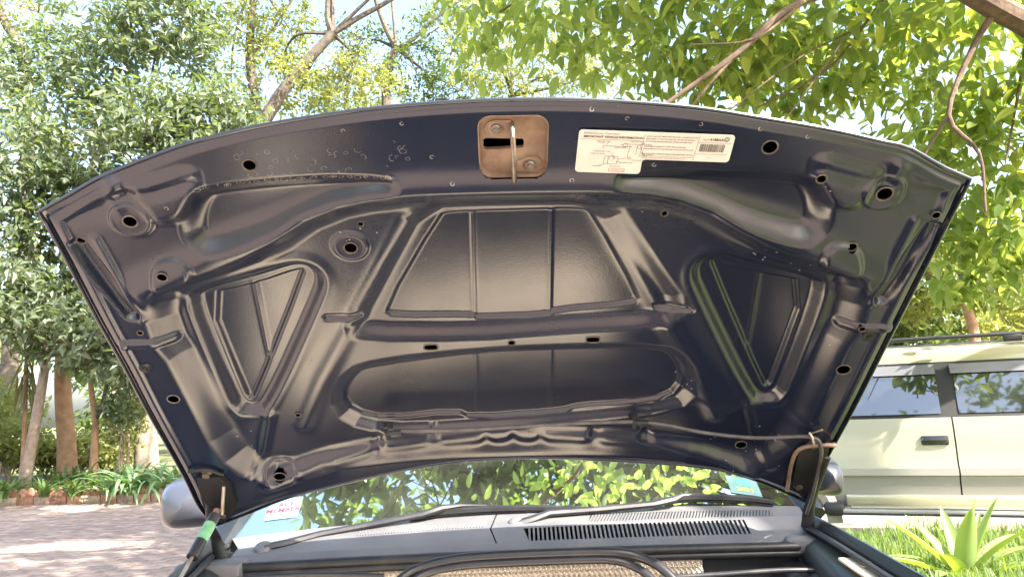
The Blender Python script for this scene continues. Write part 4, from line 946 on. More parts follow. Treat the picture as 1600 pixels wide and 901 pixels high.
# left bed: glossy grey-green trees
GZ = .16
def base_at(px_, Y, z=GZ):
    r = ray(px_, 700); t = Y / r[1]; return np.array([CAM[0] + r[0] * t, Y, z])
def up_to(px_, py_, Y): return at_y(px_, py_, Y)
tree('garden_tree', 'slender leaning tree with glossy grey-green crown beside the brick edging', [(base_at(40, 14.3), .115), (up_to(50, 690, 14.3), .105), (up_to(66, 600, 14.3), .09), (up_to(78, 520, 14.4), .07)],
     [([up_to(70, 570, 14.3), up_to(90, 470, 14.3), up_to(160, 400, 14)], .05, .02)], [B(55, 480, 13.9, 85, 75, 1.2, 2600), B(0, 400, 14.6, 80, 110, 1.3, 2600), B(30, 250, 14.4, 90, 110, 1.4, 3000)], .19, M['leaf_blue'], M['bark'], 21, 'trees behind the brick edging', dens_=.78)
tree('garden_tree', 'thick orange-brown trunk rising into a dense grey-green crown', [(base_at(108, 16.2), .21), (up_to(104, 690, 16.2), .185), (up_to(98, 600, 16.2), .18), (up_to(100, 480, 16.2), .14)],
     [([up_to(100, 520, 16.2), up_to(130, 400, 16), up_to(120, 330, 15.8)], .09, .03)], [B(120, 500, 15.2, 80, 70, 1.2, 2600), B(130, 330, 15.4, 110, 120, 1.4, 4200), B(110, 120, 15.6, 120, 120, 1.5, 4200)], .19, M['leaf_blue'], M['bark_warm'], 22, 'trees behind the brick edging', dens_=.78)
tree('garden_tree', 'thin forked trunk under a drooping grey-green crown', [(base_at(147, 15.0), .085), (up_to(148, 690, 15), .075), (up_to(149, 655, 15), .08), (up_to(142, 600, 15), .055), (up_to(140, 520, 15), .04)],
     [([up_to(149, 655, 15), up_to(160, 630, 15), up_to(168, 590, 15), up_to(175, 530, 15)], .05, .03)], [B(175, 520, 13.6, 75, 80, 1.0, 3000), B(215, 400, 14, 80, 110, 1.1, 2600), B(235, 215, 14.2, 95, 105, 1.3, 4000)], .19, M['leaf_blue'], M['bark_warm'], 23, 'trees behind the brick edging', dens_=.78)
tree('garden_tree', 'broad tree with ivy at its trunk and glossy crown reaching over the hood', [(base_at(232, 15.8), .27), (up_to(228, 690, 15.8), .25), (up_to(224, 560, 15.8), .22), (up_to(230, 350, 15.8), .16)],
     [([up_to(230, 380, 15.8), up_to(280, 200, 15.6), up_to(330, 120, 15.4)], .10, .03)], [B(330, 200, 14.9, 100, 80, 1.3, 3800), B(250, 40, 15.2, 110, 80, 1.4, 3800), B(400, 240, 15.0, 70, 50, 1.0, 1500), B(200, 600, 14.9, 40, 60, .6, 900)], .19, M['leaf_blue'], M['bark'], 24, 'trees behind the brick edging', dens_=.78)
# ivy-covered shrub, sunlit bushes beyond the bed
def bush(name, label, c, r, n_, leaf, m_leaf, seed, group=None, cat='shrub'):
    g = np.random.default_rng(seed); base = np.array([c[0], c[1], 0.0 if c[1] > 17 or c[0] > 0 else GZ]); e = tag(empty(name, tuple(base)), label, cat, group)
    mb = MB()
    for _ in range(7): limb(mb, [base, (base + np.array(c)) / 2 + g.normal(0, .1, 3), np.array(c) + g.normal(0, .4, 3) * np.array(r)], .03, .008, 6)
    mb.build('stems', M['bark'], e); V, F = leaves(blob_pts(c, r, n_, g, .2), leaf, .5, .2, seed); fast('foliage', V, F, m_leaf, e, smooth=False); return e
bush('ivy_shrub', 'small yellow-green climbing shrub against the broad trunk', at_y(196, 650, 15.2), (.35, .35, .75), 900, .10, M['leaf_yellow'], 31)
k = 0
for (x, y, Y, rx, rz, lab_) in ((5, 640, 19, .9, .9, 'tall sunlit yellow-green bush behind the leaning tree'), (18, 690, 17.2, .7, .5, 'low yellow-green bush at the foot of the yucca'), (70, 705, 18, .7, .35, 'bright low bush between the leaning tree and the thick trunk'), (128, 705, 18.4, .6, .35, 'bright low bush between the thick and the forked trunk'), (185, 705, 18, .6, .35, 'bright low bush between the forked and the broad trunk'), (-50, 660, 16, .7, .8, 'leafy bush left of the yucca')):
    bush('sunlit_bush', lab_, at_y(x, y, Y), (rx, .8, rz), 1500, .15, M['leaf_yellow'], 40 + k, 'bushes behind the garden trees'); k += 1

# mid-distance trees with visible trunks
tree('tall_tree', 'tall straight grey trunk with thin yellow-green crown', [(base_at(425, 21, 0), .24), (up_to(412, 300, 21), .2), (up_to(400, 170, 21), .14), (up_to(390, 80, 21), .13), (up_to(400, -40, 21), .10)], [([up_to(392, 90, 21), up_to(430, 40, 21), up_to(470, -20, 21)], .05, .02)],
     [B(375, 60, 21, 60, 60, 1.6, 900), B(440, 30, 21.5, 70, 60, 1.6, 900), B(360, 150, 21, 60, 50, 1.4, 800), B(420, -90, 21, 100, 70, 2, 1400)], .155, M['leaf_yellow'], M['bark_dark'], 51, 'tall trees behind the hood', dens_=1.25)
tree('tall_tree', 'leaning grey trunk that forks into two diagonal limbs', [(base_at(330, 19, 0), .26), (up_to(375, 260, 19), .2), (up_to(415, 185, 19), .15), (up_to(455, 125, 19), .15), (up_to(520, 52, 19), .12)], [([up_to(520, 52, 19), up_to(512, 20, 19), up_to(520, -60, 19)], .11, .07), ([up_to(520, 52, 19), up_to(560, 28, 19), up_to(610, 0, 19), up_to(680, -50, 19)], .09, .05)],
     [B(470, 140, 19.5, 60, 40, 1.3, 700), B(440, 90, 20, 50, 40, 1.2, 450), B(560, 130, 20, 70, 40, 1.4, 800), B(520, -110, 19, 120, 70, 2, 1500), B(660, -60, 19, 80, 50, 1.6, 800)], .155, M['leaf_yellow'], M['bark_dark'], 52, 'tall trees behind the hood', dens_=1.25)
tree('tall_tree', 'slim dark trunk with a crooked fork above the hood', [(base_at(612, 23, 0), .2), (up_to(608, 300, 23), .17), (up_to(604, 175, 23), .13), (up_to(604, 110, 23), .13), (up_to(619, 76, 23), .12)], [([up_to(619, 76, 23), up_to(603, 45, 23), up_to(590, 10, 23), up_to(575, -40, 23)], .10, .06), ([up_to(619, 76, 23), up_to(645, 62, 23), up_to(680, 30, 23), up_to(720, 0, 23)], .07, .04)],
     [B(650, 110, 23, 60, 50, 1.6, 800), B(690, 40, 23, 60, 50, 1.6, 900), B(560, 60, 24, 60, 40, 1.6, 420), B(720, 140, 23.5, 70, 40, 1.6, 900), B(600, -100, 23, 110, 60, 2, 1300)], .155, M['leaf_mid'], M['bark_dark'], 53, 'tall trees behind the hood', dens_=1.25)
tree('tall_tree', 'wispy dark stemmed tree between the forked trunks', [(base_at(545, 26, 0), .13), (up_to(545, 250, 26), .1), (up_to(541, 150, 26), .07), (up_to(551, 105, 26), .06), (up_to(562, 78, 26), .05)], [], [B(555, 100, 26, 50, 40, 1.5, 500), B(520, 150, 26, 50, 30, 1.5, 600), B(600, 150, 26, 50, 25, 1.5, 600), B(500, 110, 26, 40, 30, 1.4, 300)], .155, M['leaf_yellow'], M['bark_dark'], 54, 'tall trees behind the hood', dens_=1.25)
tree('tall_tree', 'tree with dense yellow-green crown behind the hood latch', [(base_at(800, 24, 0), .24), (up_to(800, 350, 24), .2), (up_to(800, 150, 24), .12)], [], [B(760, 90, 22, 80, 60, 1.8, 1300), B(850, 120, 23, 90, 60, 1.8, 1500), B(800, 10, 24, 120, 70, 2, 1500), B(950, 100, 24, 90, 60, 2, 1300)], .155, M['leaf_yellow'], M['bark_dark'], 55, 'tall trees behind the hood', dens_=1.25)
tree('tall_tree', 'pale trunk at the far left edge with airy crown', [(base_at(0, 21, 0), .24), (up_to(40, 300, 21), .2), (up_to(38, 100, 21), .15), (up_to(5, 30, 21), .13), (up_to(-20, -30, 21), .1)], [], [B(20, 200, 21, 70, 60, 1.5, 700), B(-20, 100, 21, 60, 60, 1.5, 500), B(60, 20, 21.5, 60, 40, 1.5, 500)], .155, M['leaf_yellow'], M['bark_dark'], 56, 'tall trees behind the hood', dens_=1.25)
# trees behind the silver vehicle
tree('roadside_tree', 'yellow-green tree with a bare brown trunk behind the parked vehicle', [(base_at(1528, 15, 0), .14), (up_to(1526, 600, 15), .12), (up_to(1522, 520, 15), .11), (up_to(1508, 470, 15), .09), (up_to(1500, 400, 15), .07)], [([up_to(1510, 475, 15), up_to(1490, 440, 15), up_to(1450, 400, 15)], .04, .02)],
     [B(1500, 400, 15, 90, 60, 1.2, 1500), B(1590, 430, 15, 70, 70, 1.2, 1500), B(1430, 460, 16, 60, 50, 1.1, 1200), B(1580, 510, 17, 80, 40, 1.2, 1200)], .2, M['leaf_yellow'], M['bark_warm'], 57, 'trees behind the parked vehicle')
tree('roadside_tree', 'low pale green tree filling the gap above the vehicle roof', [(base_at(1440, 19, 0), .14), (up_to(1440, 600, 19), .12), (up_to(1440, 500, 19), .08)], [], [B(1400, 510, 18, 70, 40, 1.4, 1500), B(1480, 500, 19, 80, 50, 1.5, 1800), B(1560, 480, 19, 70, 60, 1.5, 1500), B(1340, 560, 18, 60, 60, 1.4, 1200)], .22, M['leaf_mid'], M['bark'], 58, 'trees behind the parked vehicle')
# far belt of trees round the garden
far_lab = ['rounded green tree in the far belt', 'pale yellow-green tree in the far belt']
for i in range(22):
    g = np.random.default_rng(100 + i); x = -34 + i * 3.2 + g.uniform(-1, 1); y = 36 + g.uniform(-4, 6); h = g.uniform(6, 10.5)
    tree('far_tree', far_lab[i % 2], [((x, y, 0), .25), ((x + .1, y, h * .4), .18), ((x, y, h * .6), .1)], [], [((x, y, h * .35), (2.0, 1.8, h * .28), 700), ((x + g.uniform(-1, 1), y, h * .7), (2.2, 2, h * .28), 900)], .42, M['leaf_mid'] if i % 2 == 0 else M['leaf_yellow'], M['bark'], 100 + i, ['rounded far trees', 'pale far trees'][i % 2])
# trees on the near side of the drive, behind the photographer; windows and paint mirror them
for i in range(12):
    g = np.random.default_rng(200 + i); x = -27 + i * 4.6 + g.uniform(-1, 1); y = -17 + g.uniform(-3, 3) + .012 * x * x; h = g.uniform(11, 16)
    tree('roadside_tree', 'tree in the row along the near side of the driveway', [((x, y, 0), .25), ((x + .1, y, h * .4), .18), ((x, y, h * .6), .1)], [], [((x, y, h * .45), (2.8, 2.4, h * .25), 700), ((x + g.uniform(-1, 1), y, h * .75), (3, 2.6, h * .25), 900)], .45, M['leaf_mid'], M['bark'], 200 + i, 'trees along the near side of the driveway')
# woodland row hidden by the hood from here, filling the gap for anyone who steps aside
for i in range(8):
    g = np.random.default_rng(300 + i); x = -5.5 + i * 2.1 + g.uniform(-.5, .5); y = 24 + g.uniform(-2, 3); h = g.uniform(6.5, 8.5)
    tree('woodland_tree', 'bushy green tree of the woodland row behind the open hood', [((x, y, 0), .2), ((x + .1, y, h * .4), .14), ((x, y, h * .6), .08)], [], [((x, y, h * .3), (1.6, 1.4, h * .25), 900), ((x + g.uniform(-.6, .6), y, h * .68), (1.8, 1.6, h * .28), 1200)], .26, M['leaf_mid'] if i % 3 else M['leaf_yellow'], M['bark_dark'], 300 + i, 'woodland row behind the hood')
# tall shade tree: its crown hangs above the frame over the car and throws its shade on the drive to the left
sh_tr = [((9.6, 0.6, 0), .42), ((9.4, .9, 3), .36), ((8.4, 1.9, 6), .30), ((6.4, 3.4, 8.4), .22)]
tree('shade_tree', 'huge shade tree arching its crown high above the driveway', sh_tr, [([(6.4, 3.4, 8.4), (3.5, 4.6, 9.4), (.8, 5.2, 9.4), (-1.5, 5.6, 9)], .16, .04), ([(6.4, 3.4, 8.4), (3, 7, 10.2), (0, 10, 10.8)], .14, .04)],
     [((4.4, 4.2, 9.2), (1.6, 1.5, .9), 1500), ((2.2, 5.0, 9.4), (1.6, 1.5, .9), 1500), ((.2, 5.4, 9.3), (1.6, 1.4, .9), 1300), ((3.2, 7.4, 10.0), (1.7, 1.5, .9), 1500), ((1.0, 8.2, 10.2), (1.5, 1.2, .8), 800), ((3.2, 1.2, 9.2), (1.3, 1.2, .8), 1000), ((5.4, 1.8, 9.0), (1.2, 1.1, .8), 900), ((-3.0, 5.4, 8.6), (1.2, 1.2, .8), 700), ((-2.2, 3.4, 8.2), (1, 1, .7), 500), ((4.5, -.4, 5.4), (.8, .7, .4), 420), ((-1.6, 7.2, 9.8), (1.4, 1.3, .8), 900), ((-1.4, 4.6, 8.8), (1.2, 1.2, .8), 900), ((.3, 4.0, 8.6), (1.2, 1, .7), 700)], .27, M['leaf_mid'], M['bark'], 61, aspect=.42)  # the low clump beside the car is added out of view to shade the cowl

# ------------------------------------------------------------------ near overhanging tree on the right
NT = tag(empty('overhanging_tree', (7.6, 5.6, 0)), 'tree with big drooping green leaves hanging over the hood from the right', 'tree')
mb = MB(); limb(mb, [(7.6, 5.6, 0), (7.5, 5.6, 1.6), (7.0, 5.5, 2.9), at_y(1720, 110, 4.9)], .24, .10, 12); nt_tr = mb.build('trunk', M['bark_warm'], NT)
nbr = [([at_y(1720, 110, 4.9), at_y(1620, 46, 4.6), at_y(1550, 8, 4.4), at_y(1470, -40, 4.3)], .085, .07),
       ([at_y(1470, -40, 4.3), at_y(1260, 0, 4.3), at_y(1150, 85, 4.2), at_y(1030, 170, 4.2)], .034, .012),
       ([at_y(1560, 10, 4.4), at_y(1520, 75, 4.5), at_y(1482, 180, 4.5), at_y(1530, 240, 4.5), at_y(1540, 330, 4.5)], .026, .007),
       ([at_y(1482, 180, 4.5), at_y(1440, 250, 4.6), at_y(1400, 330, 4.6)], .012, .004), ([at_y(1260, 0, 4.3), at_y(1180, 60, 4.2), at_y(1080, 70, 4.1)], .010, .004),
       ([at_y(1150, 85, 4.2), at_y(1110, 130, 4.2), at_y(1070, 180, 4.2)], .012, .006), ([at_y(1420, -60, 4.6), at_y(1350, 40, 4.8), at_y(1290, 110, 4.9), at_y(1180, 170, 5)], .014, .005),
       ([at_y(1350, 40, 4.8), at_y(1250, 90, 4.7), at_y(1130, 180, 4.6)], .008, .004), ([at_y(1320, 60, 4.6), at_y(1240, 170, 4.6), at_y(1200, 220, 4.6)], .007, .003),
       ([at_y(1420, -60, 5.0), at_y(1100, -80, 5.4), at_y(900, -50, 5.6), at_y(780, 20, 5.8)], .03, .008), ([at_y(1610, 30, 4.7), at_y(1590, 150, 4.8), at_y(1570, 260, 4.8)], .016, .005),
       ([at_y(1420, -60, 5.0), (1.2, 4.4, 5.0), (.4, 3.6, 5.2), (-.3, 3.2, 5.2)], .04, .01), ([at_y(1100, -80, 5.4), at_y(1000, 10, 5.3), at_y(930, 60, 5.2)], .014, .005)]
for p_, a, b in nbr: mb = MB(); limb(mb, p_, a, b, 8); mb.build('branch', M['bark_twig'], nt_tr)
def near_leaf_mesh(L, W, bend):
    V = []; F = []; n_ = 6
    for i in range(n_ + 1):
        t = i / n_; wv = W * math.sin(math.pi * min(1, t * .97 + .03) ** .85) ** .8 * .5 if 0 < i < n_ else .001
        z = -bend * t * t * L; x = t * L
        V += [(x, -wv, z + wv * .35), (x, 0, z), (x, wv, z + wv * .35)]
    for i in range(n_):
        a = i * 3; F += [(a, a + 1, a + 4, a + 3), (a + 1, a + 2, a + 5, a + 4)]
    return np.array(V), np.array(F)
LV, LF = near_leaf_mesh(1.0, .42, .22)
nb = [B(1500, 40, 5.2, 160, 90, .9, 900), B(1330, 50, 5.2, 150, 80, .9, 900), B(1150, 50, 5.1, 140, 75, .8, 900), B(960, 30, 5.4, 130, 75, .8, 750), B(780, 20, 5.8, 110, 70, .8, 480), B(1560, 200, 5.2, 110, 90, .7, 700), B(1440, 200, 5.5, 100, 75, .7, 480), B(1540, 340, 5.3, 100, 70, .6, 520), B(1250, 130, 5.8, 130, 50, .7, 460), B(1590, 420, 5.6, 70, 55, .5, 260), B(1060, 130, 5.6, 110, 35, .6, 300), B(1480, 420, 5.6, 50, 50, .5, 130),
      ((2.6, 4.3, 5.1), (1.3, 1.2, .7), 500), ((1.1, 3.9, 5.2), (1.1, 1.1, .6), 480), ((.2, 3.4, 5.4), (.8, .9, .5), 260), ((4.4, 5.2, 4.9), (1.4, 1.2, .8), 500), ((5.8, 6.2, 4.4), (1.4, 1.2, 1), 500)]
g = np.random.default_rng(77); NP = np.concatenate([blob_pts(c, r, int(n_ * .72), g, .22, nc=max(6, n_ // 9)) for c, r, n_ in nb])
az = g.uniform(0, 2 * np.pi, len(NP)); el = g.normal(-.55, .42, len(NP)); rl = g.normal(0, .5, len(NP)); Ls = .14 * g.uniform(.65, 1.3, len(NP))
def leaf_mats(i):
    return (Matrix.Translation(NP[i]) @ Matrix.Rotation(az[i], 4, 'Z') @ Matrix.Rotation(-el[i], 4, 'Y') @ Matrix.Rotation(rl[i], 4, 'X') @ Matrix.Scale(Ls[i], 4))
dd = NP - CAM; zz = dd @ _f; pxx = 800 + FPX * (dd @ CR) / zz; pyy = 450.5 - FPX * (dd @ CU) / zz
vis = (pxx > 0) & (pxx < 1600) & (pyy > -10) & (pyy < 480); order = np.argsort(np.where(vis, zz, 99)); near_i = set(order[:300].tolist())
near_cols = [leaf_mat('near_leaf_a', (.12, .18, .06), (.13, .19, .06), .62, (1.8, 1.75, .8), .36), leaf_mat('near_leaf_b', (.17, .235, .08), (.18, .245, .085), .64, (1.8, 1.7, .75), .36), leaf_mat('near_leaf_c', (.23, .28, .08), (.24, .29, .085), .68, (1.8, 1.6, .6), .36)]
lm = []
for q_ in near_cols:
    o = fast('leaf', LV, LF, q_, None); lm.append(o.data); bpy.data.objects.remove(o)
nt_cr = None
AV = []; AF = []
rot_l = [i for i in range(len(NP)) if i not in near_i]
for k, i in enumerate(rot_l):
    mm = np.array(leaf_mats(i)); AV.append(LV @ mm[:3, :3].T + mm[:3, 3]); AF.append(LF + k * len(LV))
nt_cr = fast('crown', np.concatenate(AV), np.concatenate(AF), M['leaf_near'], NT); nt_cr['kind'] = 'stuff'
invN = Matrix.Translation(NT.location).inverted()
for i in sorted(near_i):
    o = bpy.data.objects.new('leaf', lm[int(g.integers(0, 3))]); C.objects.link(o); o.parent = NT; o.matrix_parent_inverse = invN; o.matrix_local = Matrix.Identity(4); o.matrix_basis = leaf_mats(i)

# ------------------------------------------------------------------ strap-leaved plants in the bed
def strap_mesh(L, W, arch_):
    V = []; F = []; n_ = 8
    for i in range(n_ + 1):
        t = i / n_; th = 1.25 - arch_ * t; wv = W * .5 * (min(1, .55 + t * 1.5)) * (1 - t ** 3) + .0008
        if i == 0: x = z = 0.0
        else: x += math.cos(th) * L / n_; z += math.sin(th) * L / n_
        V += [(x, -wv, z + wv * .3), (x, 0, z), (x, wv, z + wv * .3)]
    for i in range(n_):
        a = i * 3; F += [(a, a + 1, a + 4, a + 3), (a + 1, a + 2, a + 5, a + 4)]
    return np.array(V), np.array(F)
def strap_set(m_, dims):
    out = []
    for L, W, ar in dims:
        V, F = strap_mesh(L, W, ar); o = fast('leaf', V, F, m_, None); out.append(o.data); bpy.data.objects.remove(o)
    return out
straps = strap_set(M['leaf_strap'], [(.85, .075, 1.9), (.7, .07, 1.4), (.95, .08, 2.3)])
M['leaf_strap2'] = leaf_mat('dark_strap_leaf', (.055, .10, .035), (.11, .17, .05), .35, (1.8, 1.8, .5), .4)
straps2 = strap_set(M['leaf_strap2'], [(.7, .05, 1.7), (.55, .045, 1.2), (.8, .05, 2.2)])
def strap_plant(name, label, px_, py_, n_, sc, meshes, seed, group=None, cat='plant', Y=None, z=GZ):
    p = at_y(px_, py_, Y) if Y else at_z(px_, py_, z); rr_ = random.Random(seed); e = tag(empty(name, (p[0], p[1], z)), label, cat, group)
    for i in range(n_):
        o = bpy.data.objects.new('leaf', rr_.choice(meshes)); C.objects.link(o); o.parent = e
        o.location = (rr_.gauss(0, .05) * sc, rr_.gauss(0, .05) * sc, -.01); o.rotation_euler = (rr_.gauss(0, .12), rr_.gauss(-.1, .25), i * 2.39996 + rr_.gauss(0, .2)); k = sc * rr_.uniform(.7, 1.15); o.scale = (k, k, k)
    return e
sp_list = [(205, 13.5, 46, 1.05, 0, 'big pale green strap-leaved clump spilling over the edging under the broad trunk'), (250, 13.6, 36, 1.0, 0, 'pale strap-leaved clump beside the hood in the bed'), (172, 13.4, 34, .8, 0, 'small pale clump left of the big pale clump'),
    (8, 13.4, 32, .95, 1, 'dark strap-leaved clump at the foot of the leaning trunk'), (118, 13.5, 34, .8, 1, 'dark grassy clump in the middle of the bed behind the edging'), (72, 13.5, 28, .8, 1, 'small dark clump between the leaning trunk and the grassy clump'), (143, 13.7, 32, .85, 1, 'dark clump with arching blades between the grassy and the pale clumps'),
    (150, 14.6, 30, 1.1, 1, 'tall arching clump in front of the forked trunk'), (98, 14.7, 30, 1.05, 1, 'arching clump in front of the thick orange trunk'), (30, 14.0, 28, .9, 1, 'dark clump behind the leaning trunk foot'), (225, 14.6, 30, 1.1, 0, 'pale clump against the broad trunk'), (185, 14.5, 30, 1.0, 1, 'dark clump under the climbing shrub'), (-30, 13.6, 30, .95, 1, 'dark clump at the far end of the edging'), (60, 14.6, 28, .95, 1, 'dark clump right of the leaning trunk'), (125, 15.4, 26, 1.0, 1, 'clump between the thick and the forked trunk'), (275, 14.2, 28, 1.0, 0, 'pale clump hidden partly behind the door mirror')]
for q_, (px_, Y_, n_, sc_, kk, lb_) in enumerate(sp_list): strap_plant('strap_plant', lb_, px_, 700, n_, sc_, straps if kk == 0 else straps2, q_ + 1, 'strap-leaved plants', Y=Y_)
yu = tag(empty('yucca', tuple(base_at(36, 15.4))), 'thin stemmed yucca with a skirt of hanging dry leaves', 'plant')
mb = MB(); limb(mb, [base_at(36, 15.4), up_to(38, 680, 15.4), up_to(40, 585, 15.4)], .05, .04); mb.build('stem', M['bark_warm'], yu)
M['leaf_dry'] = leaf_mat('dry_yucca_leaf', (.10, .12, .05), (.20, .18, .09), .3, (1.5, 1.4, .8), .6); yl = strap_set(M['leaf_dry'], [(.95, .05, .5), (.8, .05, .9)])
rr_ = random.Random(5); yt = up_to(40, 570, 15.4)
for i in range(46):
    o = bpy.data.objects.new('leaf', rr_.choice(yl)); C.objects.link(o); o.parent = yu; o.matrix_parent_inverse = Matrix.Translation(yu.location).inverted()
    o.location = yt + np.array([rr_.gauss(0, .05), rr_.gauss(0, .05), rr_.uniform(-.3, .35)]); o.rotation_euler = (0, rr_.uniform(1.9, 2.7) if i % 3 else rr_.uniform(.2, 1.2), i * 2.4)

# ------------------------------------------------------------------ grass bank on the right
def bank_h(x, y):
    return .34 * S((x - 1.12) / .8) * S((6.25 - y) / .55) * S((y + 2) / 2)
xs = np.linspace(1.1, 12, 60); ys = np.linspace(-3, 6.35, 60)
gv = [[(x, y, .006 + float(bank_h(np.array(x), np.array(y)))) for x in xs] for y in ys]
mb = MB(); mb.grid(gv); bank = mb.build('grass_bank', M['soil']); bank['kind'] = 'structure'
M['grass'] = leaf_mat('lawn_grass_blade', (.09, .155, .05), (.19, .25, .085), .5, (1.7, 1.65, .7), .45)
g = np.random.default_rng(5); n_ = 36000; gx = g.uniform(1.15, 7.2, n_); gy = g.uniform(1.6, 6.3, n_); d_ = np.stack([gx, gy, np.zeros(n_)], 1)
pxg = 800 + FPX * gx / gy; kp = (pxg > 1240) & (pxg < 1720); gx, gy = gx[kp], gy[kp]; n_ = len(gx)
tall = .55 + .45 * np.sin(gx * 5.1 + np.sin(gy * 4)) * np.cos(gy * 4.3); L = (.09 + .12 * np.clip(tall, 0, 1)) * g.uniform(.6, 1.3, n_)
a = g.uniform(0, 2 * np.pi, n_); ln = g.uniform(.05, .7, n_); wd = g.uniform(.003, .006, n_); z0 = bank_h(gx, gy)
bx = np.stack([gx, gy, z0], 1); dx = np.stack([np.cos(a), np.sin(a), np.zeros(n_)], 1); sx = np.stack([-np.sin(a), np.cos(a), np.zeros(n_)], 1)
upv = np.array([0, 0, 1.]); midp = bx + upv * (L * .6)[:, None] + dx * (L * ln * .35)[:, None]; tip = bx + upv * (L * (1 - .3 * ln))[:, None] + dx * (L * ln)[:, None]
V = np.stack([bx - sx * wd[:, None], bx + sx * wd[:, None], midp + sx * wd[:, None] * .8, midp - sx * wd[:, None] * .8, tip], 1).reshape(-1, 3); b = np.arange(n_)[:, None] * 5
F = np.concatenate([b + np.array([[0, 1, 2]]), b + np.array([[0, 2, 3]]), b + np.array([[3, 2, 4]])])
o = fast('lawn_grass', V, F, M['grass'], None, smooth=False); tag(o, 'bright green lawn grass on the bank beside the car', 'grass', kind='stuff')

# foxtail agave
M['agave'] = leaf_mat('agave_leaf', (.19, .27, .10), (.26, .34, .12), .42, (1.5, 1.5, .3), .42)
ag = tag(empty('agave', tuple(np.array([*at_y(1512, 930, 4.55)[:2], .30]))), 'pale green agave rosette in the grass beside the fender', 'plant')
def agave_leaf(L, W, arch_, th0):
    V = []; F = []; n_ = 12; x = z = 0.0
    for i in range(n_ + 1):
        t = i / n_; th = th0 - arch_ * t; wv = W * .5 * (math.sin(math.pi * min(1, .18 + t * .82)) ** .7 if t < 1 else 0) + .0006
        if i: x += math.cos(th) * L / n_; z += math.sin(th) * L / n_
        nx_, nz_ = -math.sin(th), math.cos(th)
        for s in (-1, -.5, 0, .5, 1): c_ = wv * .55 * s * s; V.append((x + nx_ * c_, wv * s, z + nz_ * c_))
    for i in range(n_):
        for j in range(4): a = i * 5 + j; F.append((a, a + 1, a + 6, a + 5))
    return np.array(V), np.array(F)
rr_ = random.Random(9)
ag_l = [(-95, 1.25, .10, .50, .125), (-60, 1.35, .0, .52, .06), (160, .95, .35, .56, .085), (178, .62, .5, .50, .09), (20, .85, .6, .52, .09), (45, .8, .2, .58, .07), (0, .5, .7, .50, .09), (-30, .75, .9, .5, .10), (-140, .8, 1.0, .42, .10), (120, 1.0, .3, .5, .08), (80, 1.1, .2, .5, .08), (-20, .35, .6, .46, .09), (200, .4, .6, .42, .09), (-75, .35, .5, .4, .10), (-120, .4, .5, .4, .10), (60, .5, .7, .5, .09), (225, .9, .6, .45, .09), (-45, 1.05, .5, .5, .10), (12, 1.15, .2, .56, .07), (150, .75, .9, .5, .10), (-10, .9, .8, .5, .10)]
for azd, th, ar, L, W in ag_l:
    V, F = agave_leaf(L, W, ar, th); o = fast('leaf', V, F, M['agave'], ag, world=False); o.rotation_euler = (0, 0, R(azd))
# ================================================================== silver-gold off-roader parked on the right
SB = at_y(1478, 780, 7.07); SYAW = R(159)              # B pillar foot; local +x is its front, which points away to the left
suv = tag(empty('parked_suv', (SB[0], SB[1], 0), SYAW), 'pale gold four-wheel-drive wagon with running board parked beyond the grass', 'car')
# local frame: x forward, y to the vehicle's left (towards the camera side is +y), z up
M['suv_gold'] = mat('pale_gold_paint', (.38, .355, .24), .28, metal=.35, coat=.8)
M['suv_silver'] = mat('silver_cladding', (.33, .32, .30), .38, metal=.35, coat=.3)
M['suv_black'] = mat('black_trim', (.02, .02, .022), .4)
sg = bpy.data.materials.new('tinted_side_glass'); sg.use_nodes = True; n = sg.node_tree; p = n.nodes['Principled BSDF']
p.inputs['Base Color'].default_value = (.02, .024, .022, 1); p.inputs['Roughness'].default_value = .03; p.inputs['Specular IOR Level'].default_value = 1.0; p.inputs['Coat Weight'].default_value = 1.0; p.inputs['Coat IOR'].default_value = 1.9; p.inputs['Coat Roughness'].default_value = .02
M['suv_glass'] = sg
M['visor'] = mat('smoked_visor', (.16, .16, .17), .2, coat=.6)
M['chrome'] = mat('chrome_handle', (.10, .10, .11), .2, metal=.9)
prof = [(.44, .80), (.50, .86), (.60, .885), (.72, .89), (.745, .905), (.80, .905), (.83, .89), (.98, .885), (1.10, .87), (1.20, .845), (1.215, .825), (1.66, .705), (1.74, .675), (1.79, .60), (1.82, .30), (1.825, 0)]
def side_y(z):
    return float(np.interp(z, [q_[0] for q_ in prof], [q_[1] for q_ in prof]))
def panel(name, x0, x1, z0, z1, m_, s, parent, off=0.0, nx=6, slant0=0.0, slant1=0.0, mi=None):
    mb = MB(); zs = sorted(set([z0, z1] + [q_[0] for q_ in prof if z0 < q_[0] < z1]))
    rows = []
    for z in zs:
        t = (z - z0) / max(1e-6, z1 - z0); a, b = x0 + slant0 * t, x1 + slant1 * t
        rows.append([(a + (b - a) * i / nx, s * (side_y(z) + off), z) for i in range(nx + 1)])
    mb.grid(rows); return mb.build(name, m_, parent, world=False)
XF, XR = 2.35, -2.15; fa, ra, wr = 1.42, -1.20, .36
